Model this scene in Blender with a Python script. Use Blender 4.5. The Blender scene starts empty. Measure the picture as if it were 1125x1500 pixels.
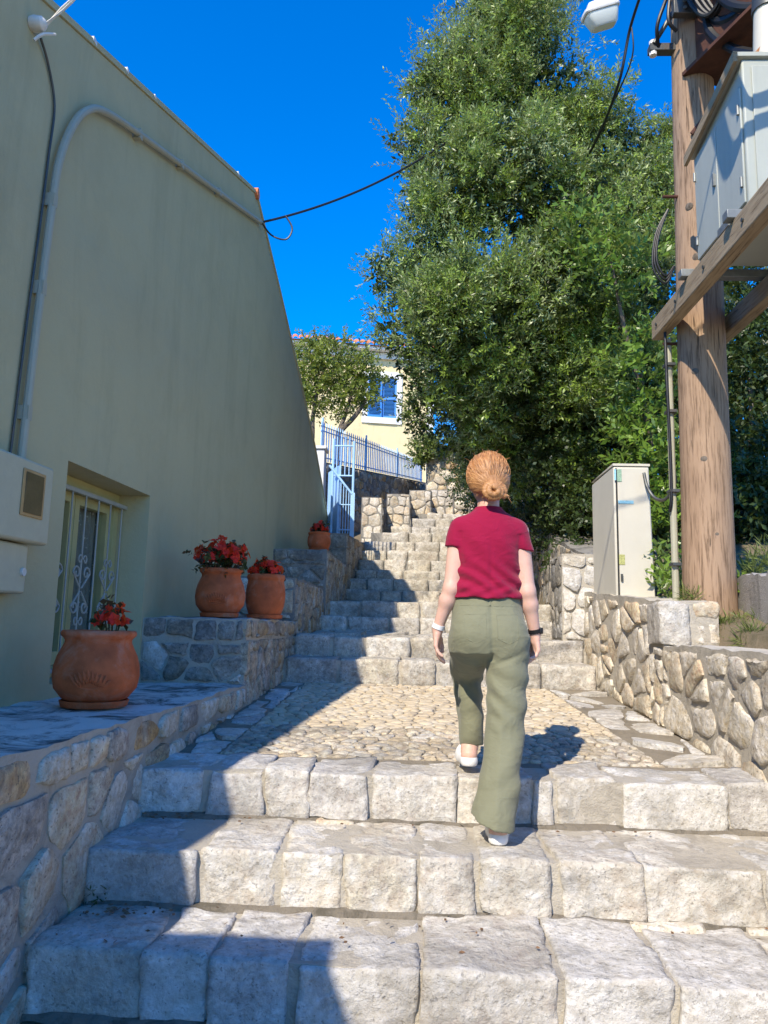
import bpy, bmesh, math, random
import numpy as np
from math import sin, cos, pi, radians, sqrt, atan2
from mathutils import Vector, Matrix, noise
scene = bpy.context.scene
COL = scene.collection

# ---------------------------------------------------------------- camera
cam_d = bpy.data.cameras.new('camera'); cam = bpy.data.objects.new('camera', cam_d); COL.objects.link(cam)
_y, _p, _r = radians(2.0), radians(8.5), radians(1.3)
_fw = Vector((-sin(_y)*cos(_p), cos(_y)*cos(_p), sin(_p))); _rt = Vector((cos(_y), sin(_y), 0)); _up = _rt.cross(_fw)
_r2 = _rt*cos(_r) + _up*sin(_r); _u2 = _up*cos(_r) - _rt*sin(_r)
cam.matrix_world = Matrix(((_r2.x, _u2.x, -_fw.x, 0), (_r2.y, _u2.y, -_fw.y, 0), (_r2.z, _u2.z, -_fw.z, 1.55), (0, 0, 0, 1)))
cam_d.sensor_fit = 'VERTICAL'; cam_d.sensor_height = 36; cam_d.sensor_width = 27; cam_d.lens = 36*1100/1500
cam_d.clip_start = 0.05; cam_d.clip_end = 3000
scene.camera = cam
# ---------------------------------------------------------------- light
LIGHT = Vector((0.45, 1.0, -1.0)).normalized()
world = bpy.data.worlds.new('World'); scene.world = world; world.use_nodes = True
wn, wl = world.node_tree.nodes, world.node_tree.links
bg = wn['Background']
sky = wn.new('ShaderNodeTexSky'); sky.sky_type = 'NISHITA'; sky.sun_disc = False
sky.sun_elevation = math.asin(-LIGHT.z); sky.sun_rotation = atan2(-LIGHT.x, -LIGHT.y) % (2*pi)
sky.air_density = 1.0; sky.dust_density = 0.0; sky.ozone_density = 3.0; sky.altitude = 200
hs = wn.new('ShaderNodeHueSaturation'); hs.inputs['Saturation'].default_value = 1.5; hs.inputs['Hue'].default_value = .512; hs.inputs['Value'].default_value = 1.0
wl.new(sky.outputs[0], hs.inputs['Color']); wl.new(hs.outputs[0], bg.inputs['Color'])
bg.inputs['Strength'].default_value = 0.15
sun_d = bpy.data.lights.new('sun', 'SUN'); sun = bpy.data.objects.new('sun', sun_d); COL.objects.link(sun)
sun_d.energy = 3.0; sun_d.angle = radians(0.55); sun_d.color = (1.0, 0.90, 0.74)
sun.location = (-6, -12, 14); sun.rotation_euler = LIGHT.to_track_quat('-Z', 'Y').to_euler()
scene.view_settings.view_transform = 'Standard'; scene.view_settings.look = 'None'
scene.view_settings.gamma = 1; scene.view_settings.exposure = 1.12
scene.render.engine = 'CYCLES'
scene.cycles.max_bounces = 8; scene.cycles.diffuse_bounces = 4; scene.cycles.transparent_max_bounces = 8

# ---------------------------------------------------------------- helpers
def tag(o, label=None, cat=None, group=None, kind=None):
    if label: o['label'] = label
    if cat: o['category'] = cat
    if group: o['group'] = group
    if kind: o['kind'] = kind
    elif cat and o.parent is None: o['kind'] = 'thing'
    return o
def thing(name, label, cat, loc, group=None):
    o = bpy.data.objects.new(name, None); COL.objects.link(o); o.location = loc; o.empty_display_size = .1
    return tag(o, label, cat, group)
def mk(name, verts, faces, mat, parent=None, smooth=True, center=True, sharp=None):
    """one mesh object from world-space vertices; origin at their middle"""
    v = np.asarray(verts, dtype=np.float64).reshape(-1, 3)
    c = (v.min(0)+v.max(0))/2 if center else np.zeros(3)
    me = bpy.data.meshes.new(name)
    if isinstance(faces, np.ndarray):
        n, k = faces.shape
        me.vertices.add(len(v)); me.vertices.foreach_set('co', (v-c).astype(np.float32).ravel())
        me.loops.add(n*k); me.loops.foreach_set('vertex_index', faces.astype(np.int32).ravel())
        me.polygons.add(n); me.polygons.foreach_set('loop_start', np.arange(0, n*k, k, dtype=np.int32))
        me.update(calc_edges=True)
    else:
        me.from_pydata([tuple(q) for q in (v-c)], [], faces)
    if smooth: me.shade_smooth()
    if sharp is not None and smooth: me.set_sharp_from_angle(angle=radians(sharp))
    me.materials.append(mat)
    o = bpy.data.objects.new(name, me); COL.objects.link(o)
    o.location = Vector(c)
    if parent is not None:
        o.parent = parent; o.location = Vector(c) - wloc(parent)
    return o
def wloc(o):
    l = Vector(o.location)
    while o.parent is not None: o = o.parent; l = l + Vector(o.location)
    return l
def dup(o, loc, parent):
    c = o.copy(); COL.objects.link(c); c.parent = parent; c.location = Vector(loc) - (wloc(parent) if parent else Vector()); return c
class MB:
    def __init__(s): s.v = []; s.f = []
    def add(s, v, f):
        n = len(s.v); s.v += [tuple(q) for q in v]; s.f += [tuple(i+n for i in q) for q in f]; return s
    def box(s, a, b, M=None):
        (x0, y0, z0), (x1, y1, z1) = a, b
        v = [(x0,y0,z0),(x1,y0,z0),(x1,y1,z0),(x0,y1,z0),(x0,y0,z1),(x1,y0,z1),(x1,y1,z1),(x0,y1,z1)]
        if M is not None: v = [tuple(M @ Vector(q)) for q in v]
        return s.add(v, [(0,3,2,1),(4,5,6,7),(0,1,5,4),(1,2,6,5),(2,3,7,6),(3,0,4,7)])
    def tube(s, pts, r, n=8, caps=True, closed=False):
        pts = [Vector(p) for p in pts]; m = len(pts); R = r if hasattr(r, '__len__') else [r]*m
        rings = []; prev = None
        for i, p in enumerate(pts):
            if closed: t = pts[(i+1) % m] - pts[i-1]
            else: t = pts[min(i+1, m-1)] - pts[max(i-1, 0)]
            t.normalize()
            if prev is None: a = t.orthogonal().normalized()
            else:
                a = prev - t*prev.dot(t)
                a = a.normalized() if a.length > 1e-6 else t.orthogonal().normalized()
            prev = a; b = t.cross(a)
            rings.append([p + (a*cos(2*pi*k/n)+b*sin(2*pi*k/n))*R[i] for k in range(n)])
        v = [q for g in rings for q in g]; f = []
        for i in range(m if closed else m-1):
            j = (i+1) % m
            for k in range(n): f.append((i*n+k, i*n+(k+1) % n, j*n+(k+1) % n, j*n+k))
        if caps and not closed: f += [tuple(range(n))[::-1], tuple((m-1)*n+k for k in range(n))]
        return s.add(v, f)
    def lathe(s, prof, c, n=32, wob=0):
        v = []; f = []
        for (r, z) in prof:
            for k in range(n):
                a = 2*pi*k/n; q = r*(1+wob*sin(3*a+z*9)); v.append((c[0]+q*cos(a), c[1]+q*sin(a), c[2]+z))
        for i in range(len(prof)-1):
            for k in range(n): f.append((i*n+k, i*n+(k+1) % n, (i+1)*n+(k+1) % n, (i+1)*n+k))
        f.append(tuple(range(n))[::-1]); f.append(tuple((len(prof)-1)*n+k for k in range(n)))
        return s.add(v, f)
    def build(s, name, mat, parent=None, smooth=False, sharp=35): return mk(name, s.v, s.f, mat, parent, smooth, True, sharp if smooth else None)
def bevel(o, w=.006, seg=2):
    m = o.modifiers.new('bevel', 'BEVEL'); m.width = w; m.segments = seg; m.limit_method = 'ANGLE'; m.angle_limit = radians(40)
    o.data.shade_smooth(); o.data.set_sharp_from_angle(angle=radians(50)); return o
def curve_pts(P, n=8):
    P = [Vector(p) for p in P]; out = []
    for i in range(len(P)-1):
        p0, p1, p2, p3 = P[max(i-1,0)], P[i], P[i+1], P[min(i+2,len(P)-1)]
        for k in range(n):
            t = k/n
            out.append(.5*((2*p1)+(p2-p0)*t+(2*p0-5*p1+4*p2-p3)*t*t+(3*p1-p0-3*p2+p3)*t**3))
    return out+[P[-1]]

# ---------------------------------------------------------------- materials
class NT:
    def __init__(s, name):
        s.m = bpy.data.materials.new(name); s.m.use_nodes = True; s.t = s.m.node_tree; s.b = s.t.nodes['Principled BSDF']; s.out = s.t.nodes['Material Output']
    def n(s, typ, **kw):
        d = s.t.nodes.new(typ)
        for k, v in kw.items():
            if k in d.inputs: s.set(d.inputs[k], v)
            elif k.startswith('i') and k[1:].isdigit(): s.set(d.inputs[int(k[1:])], v)
            else: setattr(d, k, v)
        return d
    def set(s, sock, v):
        if isinstance(v, bpy.types.NodeSocket): s.t.links.new(v, sock)
        elif isinstance(v, bpy.types.Node): s.t.links.new(v.outputs[0], sock)
        else: sock.default_value = (*v, 1) if (hasattr(v, '__len__') and len(v) == 3 and sock.type == 'RGBA') else v
    def ramp(s, fac, stops, interp='LINEAR'):
        r = s.t.nodes.new('ShaderNodeValToRGB'); r.color_ramp.interpolation = interp; e = r.color_ramp.elements
        while len(e) < len(stops): e.new(0.5)
        for q, (p, c) in zip(e, stops): q.position = p; q.color = (*c, 1) if hasattr(c, '__len__') else (c, c, c, 1)
        s.set(r.inputs[0], fac); return r.outputs[0]
    def mix(s, fac, a, b, mode='MIX'):
        d = s.t.nodes.new('ShaderNodeMix'); d.data_type = 'RGBA'; d.blend_type = mode
        s.set(d.inputs[0], fac); s.set(d.inputs[6], a); s.set(d.inputs[7], b); return d.outputs[2]
    def math(s, op, a, b=0.0, c=None):
        d = s.t.nodes.new('ShaderNodeMath'); d.operation = op; s.set(d.inputs[0], a); s.set(d.inputs[1], b)
        if c is not None: s.set(d.inputs[2], c)
        return d.outputs[0]
    def coords(s, rnd=True, scale=(1,1,1), world=False):
        tc = s.t.nodes.new('ShaderNodeTexCoord')
        if world:
            src = s.t.nodes.new('ShaderNodeNewGeometry').outputs['Position']
        else: src = tc.outputs['Object']
        mp = s.t.nodes.new('ShaderNodeMapping'); mp.inputs['Scale'].default_value = scale; s.t.links.new(src, mp.inputs[0])
        if rnd and not world:
            oi = s.t.nodes.new('ShaderNodeObjectInfo'); v = s.t.nodes.new('ShaderNodeVectorMath'); v.operation = 'SCALE'
            v.inputs[0].default_value = (37, 61, 23); s.t.links.new(oi.outputs['Random'], v.inputs['Scale']); s.t.links.new(v.outputs[0], mp.inputs['Location']); s.rand = oi.outputs['Random']
        return mp.outputs[0]
    def noise(s, vec, scale, detail=4, rough=.55, dist=0):
        d = s.n('ShaderNodeTexNoise', Vector=vec, Scale=scale, Detail=detail, Roughness=rough, Distortion=dist); return d.outputs[0]
    def bump(s, h, strength=.4, dist=.01, prev=None):
        d = s.n('ShaderNodeBump', Height=h, Strength=strength, Distance=dist)
        if prev is not None: s.set(d.inputs['Normal'], prev)
        return d.outputs[0]
    def done(s, col=None, rough=None, normal=None, **kw):
        if col is not None: s.set(s.b.inputs['Base Color'], col)
        if rough is not None: s.set(s.b.inputs['Roughness'], rough)
        if normal is not None: s.set(s.b.inputs['Normal'], normal)
        for k, v in kw.items(): s.set(s.b.inputs[k.replace('_', ' ')], v)
        return s.m

def stone_mat(name, tints, spot=(.10,.095,.085), spot_amt=.5, pale=(.62,.60,.55), pale_amt=.5, pit=1.0, moss=0.0, con=.8):
    t = NT(name); v = t.coords()
    base = t.ramp(t.rand, tints)
    big = t.noise(v, 5, 5, .6, .4)
    c = t.mix(t.math('MULTIPLY', t.ramp(big, [(.45, 0.0), (.62, 1.0)]), pale_amt), base, pale)
    mid = t.noise(v, 22, 6, .7)
    c = t.mix(con, c, t.ramp(mid, [(.30, .20), (.5, .5), (.70, .80)]), 'OVERLAY')
    sp = t.noise(v, 11, 8, .75, .6)
    c = t.mix(t.math('MULTIPLY', t.ramp(sp, [(.49, 0.0), (.63, 1.0)]), spot_amt), c, spot)
    pits = t.noise(v, 70, 3, .6)
    pf = t.ramp(pits, [(.32, 1.0), (.41, 0.0)])
    c = t.mix(t.math('MULTIPLY', pf, .7*pit), c, spot)
    wv = t.coords(world=True)                                # weather stains that run across several stones
    c = t.mix(t.math('MULTIPLY', t.ramp(t.noise(wv, 1.9, 7, .68, .6), [(.46, 0.0), (.66, 1.0)]), .55), c, tuple(x*1.25 for x in spot))
    if moss:
        mo = t.noise(v, 7, 6, .7, 1.0)
        c = t.mix(t.math('MULTIPLY', t.ramp(mo, [(.58, 0.0), (.66, 1.0)]), moss), c, (.30,.17,.045))
    nb = t.bump(t.noise(v, 7, 8, .6), .8, .045)
    nb = t.bump(mid, .6, .018, nb)
    nb = t.bump(t.math('MULTIPLY', pf, -1.0), .35*pit, .006, nb)
    return t.done(c, .92, nb, Specular_IOR_Level=.2)
M = {}
M['step'] = stone_mat('limestone_step', [(0, (.53,.47,.37)), (.3, (.63,.60,.54)), (.55, (.50,.47,.43)), (.8, (.64,.57,.45)), (1, (.58,.55,.50))], spot=(.17,.155,.13), spot_amt=.42, pale=(.70,.68,.63), moss=.10, pit=.8, con=.6)
M['step_far'] = stone_mat('limestone_upper_step', [(0, (.50,.44,.34)), (.4, (.57,.52,.44)), (.7, (.44,.40,.34)), (1, (.58,.51,.38))], spot=(.14,.125,.10), spot_amt=.55, moss=.12, con=.65)
M['rubble'] = stone_mat('rubble_stone', [(0, (.50,.37,.21)), (.2, (.58,.50,.39)), (.38, (.42,.32,.21)), (.55, (.58,.48,.34)), (.72, (.54,.33,.13)), (.85, (.46,.40,.33)), (1, (.60,.50,.36))], spot_amt=.5, pale_amt=.35, moss=.15)
M['rubble_pale'] = stone_mat('pale_rubble_stone', [(0, (.64,.54,.38)), (.25, (.68,.62,.52)), (.5, (.62,.48,.30)), (.75, (.70,.62,.48)), (1, (.56,.50,.41))], spot=(.18,.155,.12), spot_amt=.32, pale=(.70,.66,.58), pale_amt=.45, moss=.12)
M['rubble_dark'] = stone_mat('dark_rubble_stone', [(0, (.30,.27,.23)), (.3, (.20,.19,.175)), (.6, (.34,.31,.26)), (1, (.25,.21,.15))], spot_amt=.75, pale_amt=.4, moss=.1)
M['cobble'] = stone_mat('cobble_stone', [(0, (.53,.42,.27)), (.3, (.57,.48,.34)), (.6, (.45,.36,.24)), (.8, (.59,.52,.40)), (1, (.38,.31,.22))], spot_amt=.3, pit=.5)
def mortar(name, a, b, dark, sc=1.0, amt=.75):
    t = NT(name); v = t.coords(world=True)
    c = t.mix(t.noise(v, 6*sc, 6, .65), a, b)
    c = t.mix(t.math('MULTIPLY', t.ramp(t.noise(v, 3.2*sc, 9, .74, .8), [(.48, 0.0), (.60, 1.0)]), amt), c, dark)
    n = t.bump(t.noise(v, 30, 8, .7), .6, .02); n = t.bump(t.noise(v, 120, 3, .6), .35, .006, n)
    return t.done(c, .95, n, Specular_IOR_Level=.15)
M['mortar'] = mortar('mortar_joint', (.42,.375,.30), (.54,.49,.40), (.22,.195,.16), amt=.45)
M['mortar_grey'] = mortar('grey_mortar', (.22,.205,.18), (.34,.32,.28), (.09,.088,.08))
M['cobble_bed'] = mortar('cobble_bed', (.22,.185,.135), (.32,.275,.205), (.14,.12,.09), amt=.4)
M['ledge'] = mortar('ledge_render', (.60,.57,.52), (.76,.72,.66), (.07,.07,.065), .8, .92)
M['cap'] = mortar('wall_cap_mortar', (.50,.45,.36), (.64,.59,.49), (.26,.22,.17), 1.2, .4)
def plain(name, col, rough=.6, metal=0.0, var=.12, bump=.1, scale=12, spec=.4, dirt=None, dirt_amt=.4, streak=None):
    t = NT(name); v = t.coords(world=True)
    k = t.noise(v, scale, 6, .6)
    c = t.mix(t.ramp(k, [(.3, 0.0), (.7, 1.0)]), tuple(x*(1-var) for x in col), tuple(min(1, x*(1+var)) for x in col))
    if dirt is not None:
        vv = v if streak is None else t.coords(world=True, scale=streak)
        c = t.mix(t.math('MULTIPLY', t.ramp(t.noise(vv, scale*.5, 8, .7, .5), [(.50, 0.0), (.68, 1.0)]), dirt_amt), c, dirt)
    n = t.bump(t.noise(v, scale*5, 5, .6), bump, .01)
    return t.done(c, rough, n, Metallic=metal, Specular_IOR_Level=spec)
def plaster(name, col, dirt, var=.06):
    t = NT(name); v = t.coords(world=True)
    c = t.mix(t.noise(v, .9, 4, .6), tuple(x*(1-var) for x in col), tuple(x*(1+var) for x in col))
    c = t.mix(t.math('MULTIPLY', t.ramp(t.noise(v, 2.3, 8, .68, .4), [(.46, 0.0), (.72, 1.0)]), .45), c, dirt)
    vs = t.coords(world=True, scale=(1, 1, .12)); c = t.mix(t.math('MULTIPLY', t.ramp(t.noise(vs, 3.0, 7, .7, .3), [(.52, 0.0), (.72, 1.0)]), .30), c, tuple(x*.72 for x in dirt))
    n = t.bump(t.noise(v, 2.2, 3, .5), .4, .06); n = t.bump(t.noise(v, 9, 4, .6, .5), .3, .015, n); n = t.bump(t.noise(v, 45, 6, .65), .3, .008, n)
    return t.done(c, .9, n, Specular_IOR_Level=.2)
M['plaster'] = plaster('sage_plaster', (.49,.445,.265), (.40,.36,.215))
M['plaster_yellow'] = plaster('yellow_plaster', (.76,.63,.36), (.68,.56,.33))
M['plaster_white'] = plaster('white_plaster', (.78,.77,.74), (.60,.58,.54))
M['terracotta'] = plain('terracotta', (.50,.115,.038), .75, var=.28, bump=.15, scale=9, spec=.25, dirt=(.52,.33,.23), dirt_amt=.5)
M['rooftile'] = plain('clay_roof_tile', (.70,.22,.085), .8, var=.25, scale=5, dirt=(.35,.22,.14))
M['cream'] = plain('cream_window_paint', (.47,.44,.21), .5, var=.06)
M['white_iron'] = plain('white_painted_iron', (.36,.37,.33), .45, var=.08)
M['blue'] = plain('blue_paint', (.38,.62,.92), .45, var=.12, scale=6, dirt=(.3,.45,.7), dirt_amt=.3)
M['blue_dark'] = plain('shutter_blue', (.055,.25,.66), .5, var=.1)
M['pvc'] = plain('grey_conduit', (.40,.38,.28), .5, var=.05)
M['box_cream'] = plain('meter_box_plastic', (.52,.48,.32), .5, var=.05, dirt=(.4,.38,.3), dirt_amt=.25)
M['brown'] = plain('brown_glass', (.16,.11,.045), .3, var=.2)
M['rustframe'] = plain('orange_seal', (.48,.30,.12), .6)
M['black'] = plain('black_rubber', (.012,.012,.013), .45, var=.1)
M['steel'] = plain('dark_steel', (.10,.105,.10), .5, metal=.6, var=.2, dirt=(.2,.1,.05))
M['galv'] = plain('galvanised_steel', (.22,.23,.22), .55, metal=.5, var=.2)
M['rust'] = plain('rusty_steel', (.075,.028,.015), .8, var=.4, scale=8, dirt=(.15,.06,.025))  # rust brown darkened so the colour carries the shadow on the transformer
M['cabinet'] = plain('grey_cabinet_paint', (.40,.415,.36), .5, var=.04, scale=3, dirt=(.27,.29,.25), dirt_amt=.3, streak=(4,4,.4))
M['pedestal'] = plain('pedestal_polyester', (.58,.545,.45), .55, var=.05, scale=3, dirt=(.52,.49,.42), dirt_amt=.4, streak=(5,5,.5))
M['sticker_blue'] = plain('sticker_blue', (.30,.58,.70), .4, var=.2, scale=60)
M['sticker_green'] = plain('sticker_green', (.28,.42,.30), .4, var=.3, scale=80)
M['sticker_yellow'] = plain('sticker_yellow', (.42,.42,.16), .4, var=.4, scale=90)
M['lamp_body'] = plain('lamp_housing', (.66,.64,.60), .5)
M['white_cable'] = plain('white_cable', (.72,.68,.60), .6)
M['concrete'] = mortar('old_concrete', (.36,.34,.31), (.46,.44,.40), (.18,.17,.15), 1.0, .6)
M['earth'] = mortar('dry_earth', (.16,.125,.08), (.26,.21,.14), (.09,.085,.05), .8, .6)
M['soil'] = mortar('joint_soil', (.14,.12,.09), (.27,.235,.185), (.06,.055,.04), 2.0, .6)
def wood(name, a, b, dark, axis='z', knots=True):
    t = NT(name); sc = {'z': (1,1,.06), 'y': (1,.06,1)}[axis]
    v = t.coords(world=True, scale=sc); w = t.coords(world=True)
    c = t.mix(t.noise(v, 16, 6, .6, .3), a, b)
    gr = t.noise(v, 70, 5, .65)
    c = t.mix(t.math('MULTIPLY', t.ramp(gr, [(.48, 0.0), (.68, 1.0)]), .85), c, dark)
    c = t.mix(t.math('MULTIPLY', t.ramp(t.noise(w, 2.5, 5, .6), [(.45, 0.0), (.75, 1.0)]), .35), c, tuple(x*.6 for x in a))
    crack = t.ramp(t.noise(v, 34, 4, .6, .5), [(.30, 1.0), (.345, 0.0)])
    c = t.mix(t.math('MULTIPLY', crack, .8), c, (.05,.035,.025))
    n = t.bump(gr, .35, .008); n = t.bump(t.math('MULTIPLY', crack, -1.0), .7, .01, n)
    return t.done(c, .85, n, Specular_IOR_Level=.2)
M['pole'] = wood('weathered_pole', (.29,.185,.115), (.44,.305,.20), (.10,.06,.035))
M['beam'] = wood('weathered_beam', (.30,.22,.13), (.42,.33,.22), (.16,.11,.065), 'y')
M['bark'] = wood('olive_bark', (.13,.105,.08), (.20,.165,.13), (.05,.04,.03))
M['timber_raw'] = plain('broken_timber', (.38,.17,.07), .8, var=.4, scale=20)
def glass_dark():
    t = NT('window_glass'); return t.done((.05,.06,.065), .08, None, Specular_IOR_Level=.6)
M['glass'] = glass_dark()
def lace():
    t = NT('lace_curtain'); v = t.coords(world=True)
    d = t.n('ShaderNodeTexVoronoi', Vector=v, Scale=26.0); f = t.ramp(d.outputs[0], [(.10, 1.0), (.22, 0.0)])
    c = t.mix(f, (.15,.155,.11), (.50,.49,.40)); c = t.mix(.4, c, t.mix(t.noise(v, 60, 4), (.1,.11,.1), (.35,.36,.33)))
    return t.done(c, .9)
M['lace'] = lace()
def leaf_mat(name, dark, light, back, gloss=.45, trans=.25, spec=.4):
    t = NT(name); at = t.n('ShaderNodeAttribute', attribute_name='tone'); g = t.t.nodes.new('ShaderNodeNewGeometry')
    c = t.mix(at.outputs['Fac'], dark, light); c = t.mix(g.outputs['Backfacing'], c, back)
    t.done(c, gloss, None, Specular_IOR_Level=spec)
    tr = t.n('ShaderNodeBsdfTranslucent', Color=t.mix(.5, c, (.35,.42,.06))); mx = t.t.nodes.new('ShaderNodeMixShader'); mx.inputs[0].default_value = trans
    t.t.links.new(t.b.outputs[0], mx.inputs[1]); t.t.links.new(tr.outputs[0], mx.inputs[2]); t.t.links.new(mx.outputs[0], t.out.inputs['Surface']); return t.m
M['olive'] = leaf_mat('olive_leaf', (.030,.065,.007), (.30,.42,.06), (.35,.42,.20), .40, .2, .45)
M['laurel'] = leaf_mat('laurel_leaf', (.06,.13,.018), (.24,.38,.05), (.18,.27,.08), .32, .35)
M['hedge'] = leaf_mat('hedge_leaf', (.012,.026,.006), (.060,.098,.02), (.05,.08,.028), .42, .15)  # leaf tone darkened to stand for the deep shade below the olive crown
M['citrus'] = leaf_mat('citrus_leaf', (.07,.11,.018), (.30,.35,.05), (.18,.22,.07), .35, .35)
M['weed'] = leaf_mat('weed_leaf', (.07,.12,.025), (.22,.27,.06), (.14,.18,.07), .5, .3)
M['begonia_leaf'] = leaf_mat('begonia_leaf', (.03,.055,.018), (.085,.085,.03), (.10,.05,.03), .35, .15)
M['petal'] = leaf_mat('begonia_petal', (.92,.015,.010), (1.0,.11,.03), (.90,.03,.015), .5, .35)
# ---------------------------------------------------------------- masonry
RNG = random.Random(7)
def clip_half(poly, px, py, nx, ny):
    out = []; m = len(poly)
    for i in range(m):
        a, b = poly[i], poly[(i+1) % m]
        da = (a[0]-px)*nx+(a[1]-py)*ny; db = (b[0]-px)*nx+(b[1]-py)*ny
        if da <= 0: out.append(a)
        if da*db < 0:
            t = da/(da-db); out.append((a[0]+(b[0]-a[0])*t, a[1]+(b[1]-a[1])*t))
    return out
def area(p): return .5*sum(p[i][0]*p[(i+1) % len(p)][1]-p[(i+1) % len(p)][0]*p[i][1] for i in range(len(p)))
def voronoi(region, w, h, jit, rng):
    """uneven cells about w x h that fill a convex region"""
    us = [q[0] for q in region]; vs = [q[1] for q in region]; a = w/h
    reg = [(u, v*a) for u, v in region]
    if area(reg) < 0: reg = reg[::-1]
    seeds = []; v = min(vs)-h; r = 0
    while v < max(vs)+h:
        rh = h*rng.uniform(.75, 1.3); u = min(us)-w+rng.uniform(0, w)
        while u < max(us)+w:
            rw = w*rng.choice([.45, .7, .9, 1.1, 1.4, 1.8])*rng.uniform(.85, 1.15)
            if jit > .31 and rng.random() < .10: u += rw; continue
            seeds.append((u+rw/2+rng.uniform(-jit, jit)*w, (v+rh/2+rng.uniform(-jit, jit)*h)*a)); u += rw
        v += rh
    cells = []
    R2 = (3.2*w)**2
    for i, s in enumerate(seeds):
        p = reg
        for j, q in enumerate(seeds):
            if i == j: continue
            dx, dy = q[0]-s[0], q[1]-s[1]
            if dx*dx+dy*dy > R2: continue
            p = clip_half(p, (s[0]+q[0])/2, (s[1]+q[1])/2, dx, dy)
            if len(p) < 3: break
        if len(p) >= 3:
            p = [(u, v/a) for u, v in p]
            if area(p) > .12*w*h: cells.append(p)
    return cells
def inset(p, d):
    if area(p) < 0: p = p[::-1]
    out = list(p); m = len(p)
    q = p
    for i in range(m):
        a, b = p[i], p[(i+1) % m]; ex, ey = b[0]-a[0], b[1]-a[1]; L = sqrt(ex*ex+ey*ey)
        if L < 1e-6: continue
        nx, ny = ey/L, -ex/L
        q = clip_half(q, a[0]-nx*d, a[1]-ny*d, nx, ny)
        if len(q) < 3: return None
    return q
def outline(p, n, rough, rng, smooth=1):
    """resample to n points, round the corners, roughen"""
    for _ in range(smooth):
        q = []
        for i in range(len(p)):
            a, b = p[i], p[(i+1) % len(p)]
            q += [(a[0]*.8+b[0]*.2, a[1]*.8+b[1]*.2), (a[0]*.2+b[0]*.8, a[1]*.2+b[1]*.8)]
        p = q
    L = [0]
    for i in range(len(p)): a, b = p[i], p[(i+1) % len(p)]; L.append(L[-1]+sqrt((a[0]-b[0])**2+(a[1]-b[1])**2))
    out = []; k = 0
    for i in range(n):
        t = L[-1]*i/n
        while L[k+1] < t: k += 1
        a, b = p[k % len(p)], p[(k+1) % len(p)]; s = (t-L[k])/max(1e-9, L[k+1]-L[k])
        out.append((a[0]+(b[0]-a[0])*s+rng.uniform(-rough, rough), a[1]+(b[1]-a[1])*s+rng.uniform(-rough, rough)))
    return out
def stone_geo(poly, O, U, V, N, proud, bulge, rng, n=16, rough=.005, deep=.03, ring=(.93, .6), smooth=0):
    q = outline(poly, n, rough, rng, smooth)
    cu = sum(a for a, _ in q)/n; cv = sum(b for _, b in q)/n
    tu, tv = rng.uniform(-.12, .12), rng.uniform(-.12, .12)
    def P(u, v, w): return tuple(O+U*u+V*v+N*w)
    vs = []
    for sc, w in ((1.0, -deep), (1.0, proud*.45), (ring[0], proud), (ring[1], proud+bulge)):
        for (u, v) in q:
            du, dv = (u-cu)*sc, (v-cv)*sc
            ww = w + (0 if w < 0 else (du*tu+dv*tv) + rng.uniform(-1, 1)*bulge*.35)
            vs.append(P(cu+du, cv+dv, ww))
    vs.append(P(cu, cv, proud+bulge*rng.uniform(.5, 1.1)))
    f = []
    for r in range(3):
        for k in range(n): f.append((r*n+k, r*n+(k+1) % n, (r+1)*n+(k+1) % n, (r+1)*n+k))
    for k in range(n): f.append((3*n+k, 3*n+(k+1) % n, 4*n))
    return vs, f
def rubble(parent, region, O, U, V, N, cell, mat, joint=.014, jit=.36, proud=(.005, .018), bulge=.007, rng=RNG, n=18, name='stone', rough=None, smooth=0):
    O, U, V, N = Vector(O), Vector(U).normalized(), Vector(V).normalized(), Vector(N).normalized()
    flip = U.cross(V).dot(N) < 0
    made = []
    for c in voronoi(region, cell[0], cell[1], jit, rng):
        p = inset(c, joint*rng.uniform(.3, .75))
        if p is None or abs(area(p)) < .06*cell[0]*cell[1]: continue
        v, f = stone_geo(p, O, U, V, N, rng.uniform(*proud), bulge*rng.uniform(.4, 1.3), rng, n, (rough if rough is not None else cell[0]*.03), smooth=smooth)
        if flip: f = [t[::-1] for t in f]
        made.append(mk(name, v, f, mat if not isinstance(mat, list) else rng.choice(mat), parent, True, True, 48))
    return made
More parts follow.
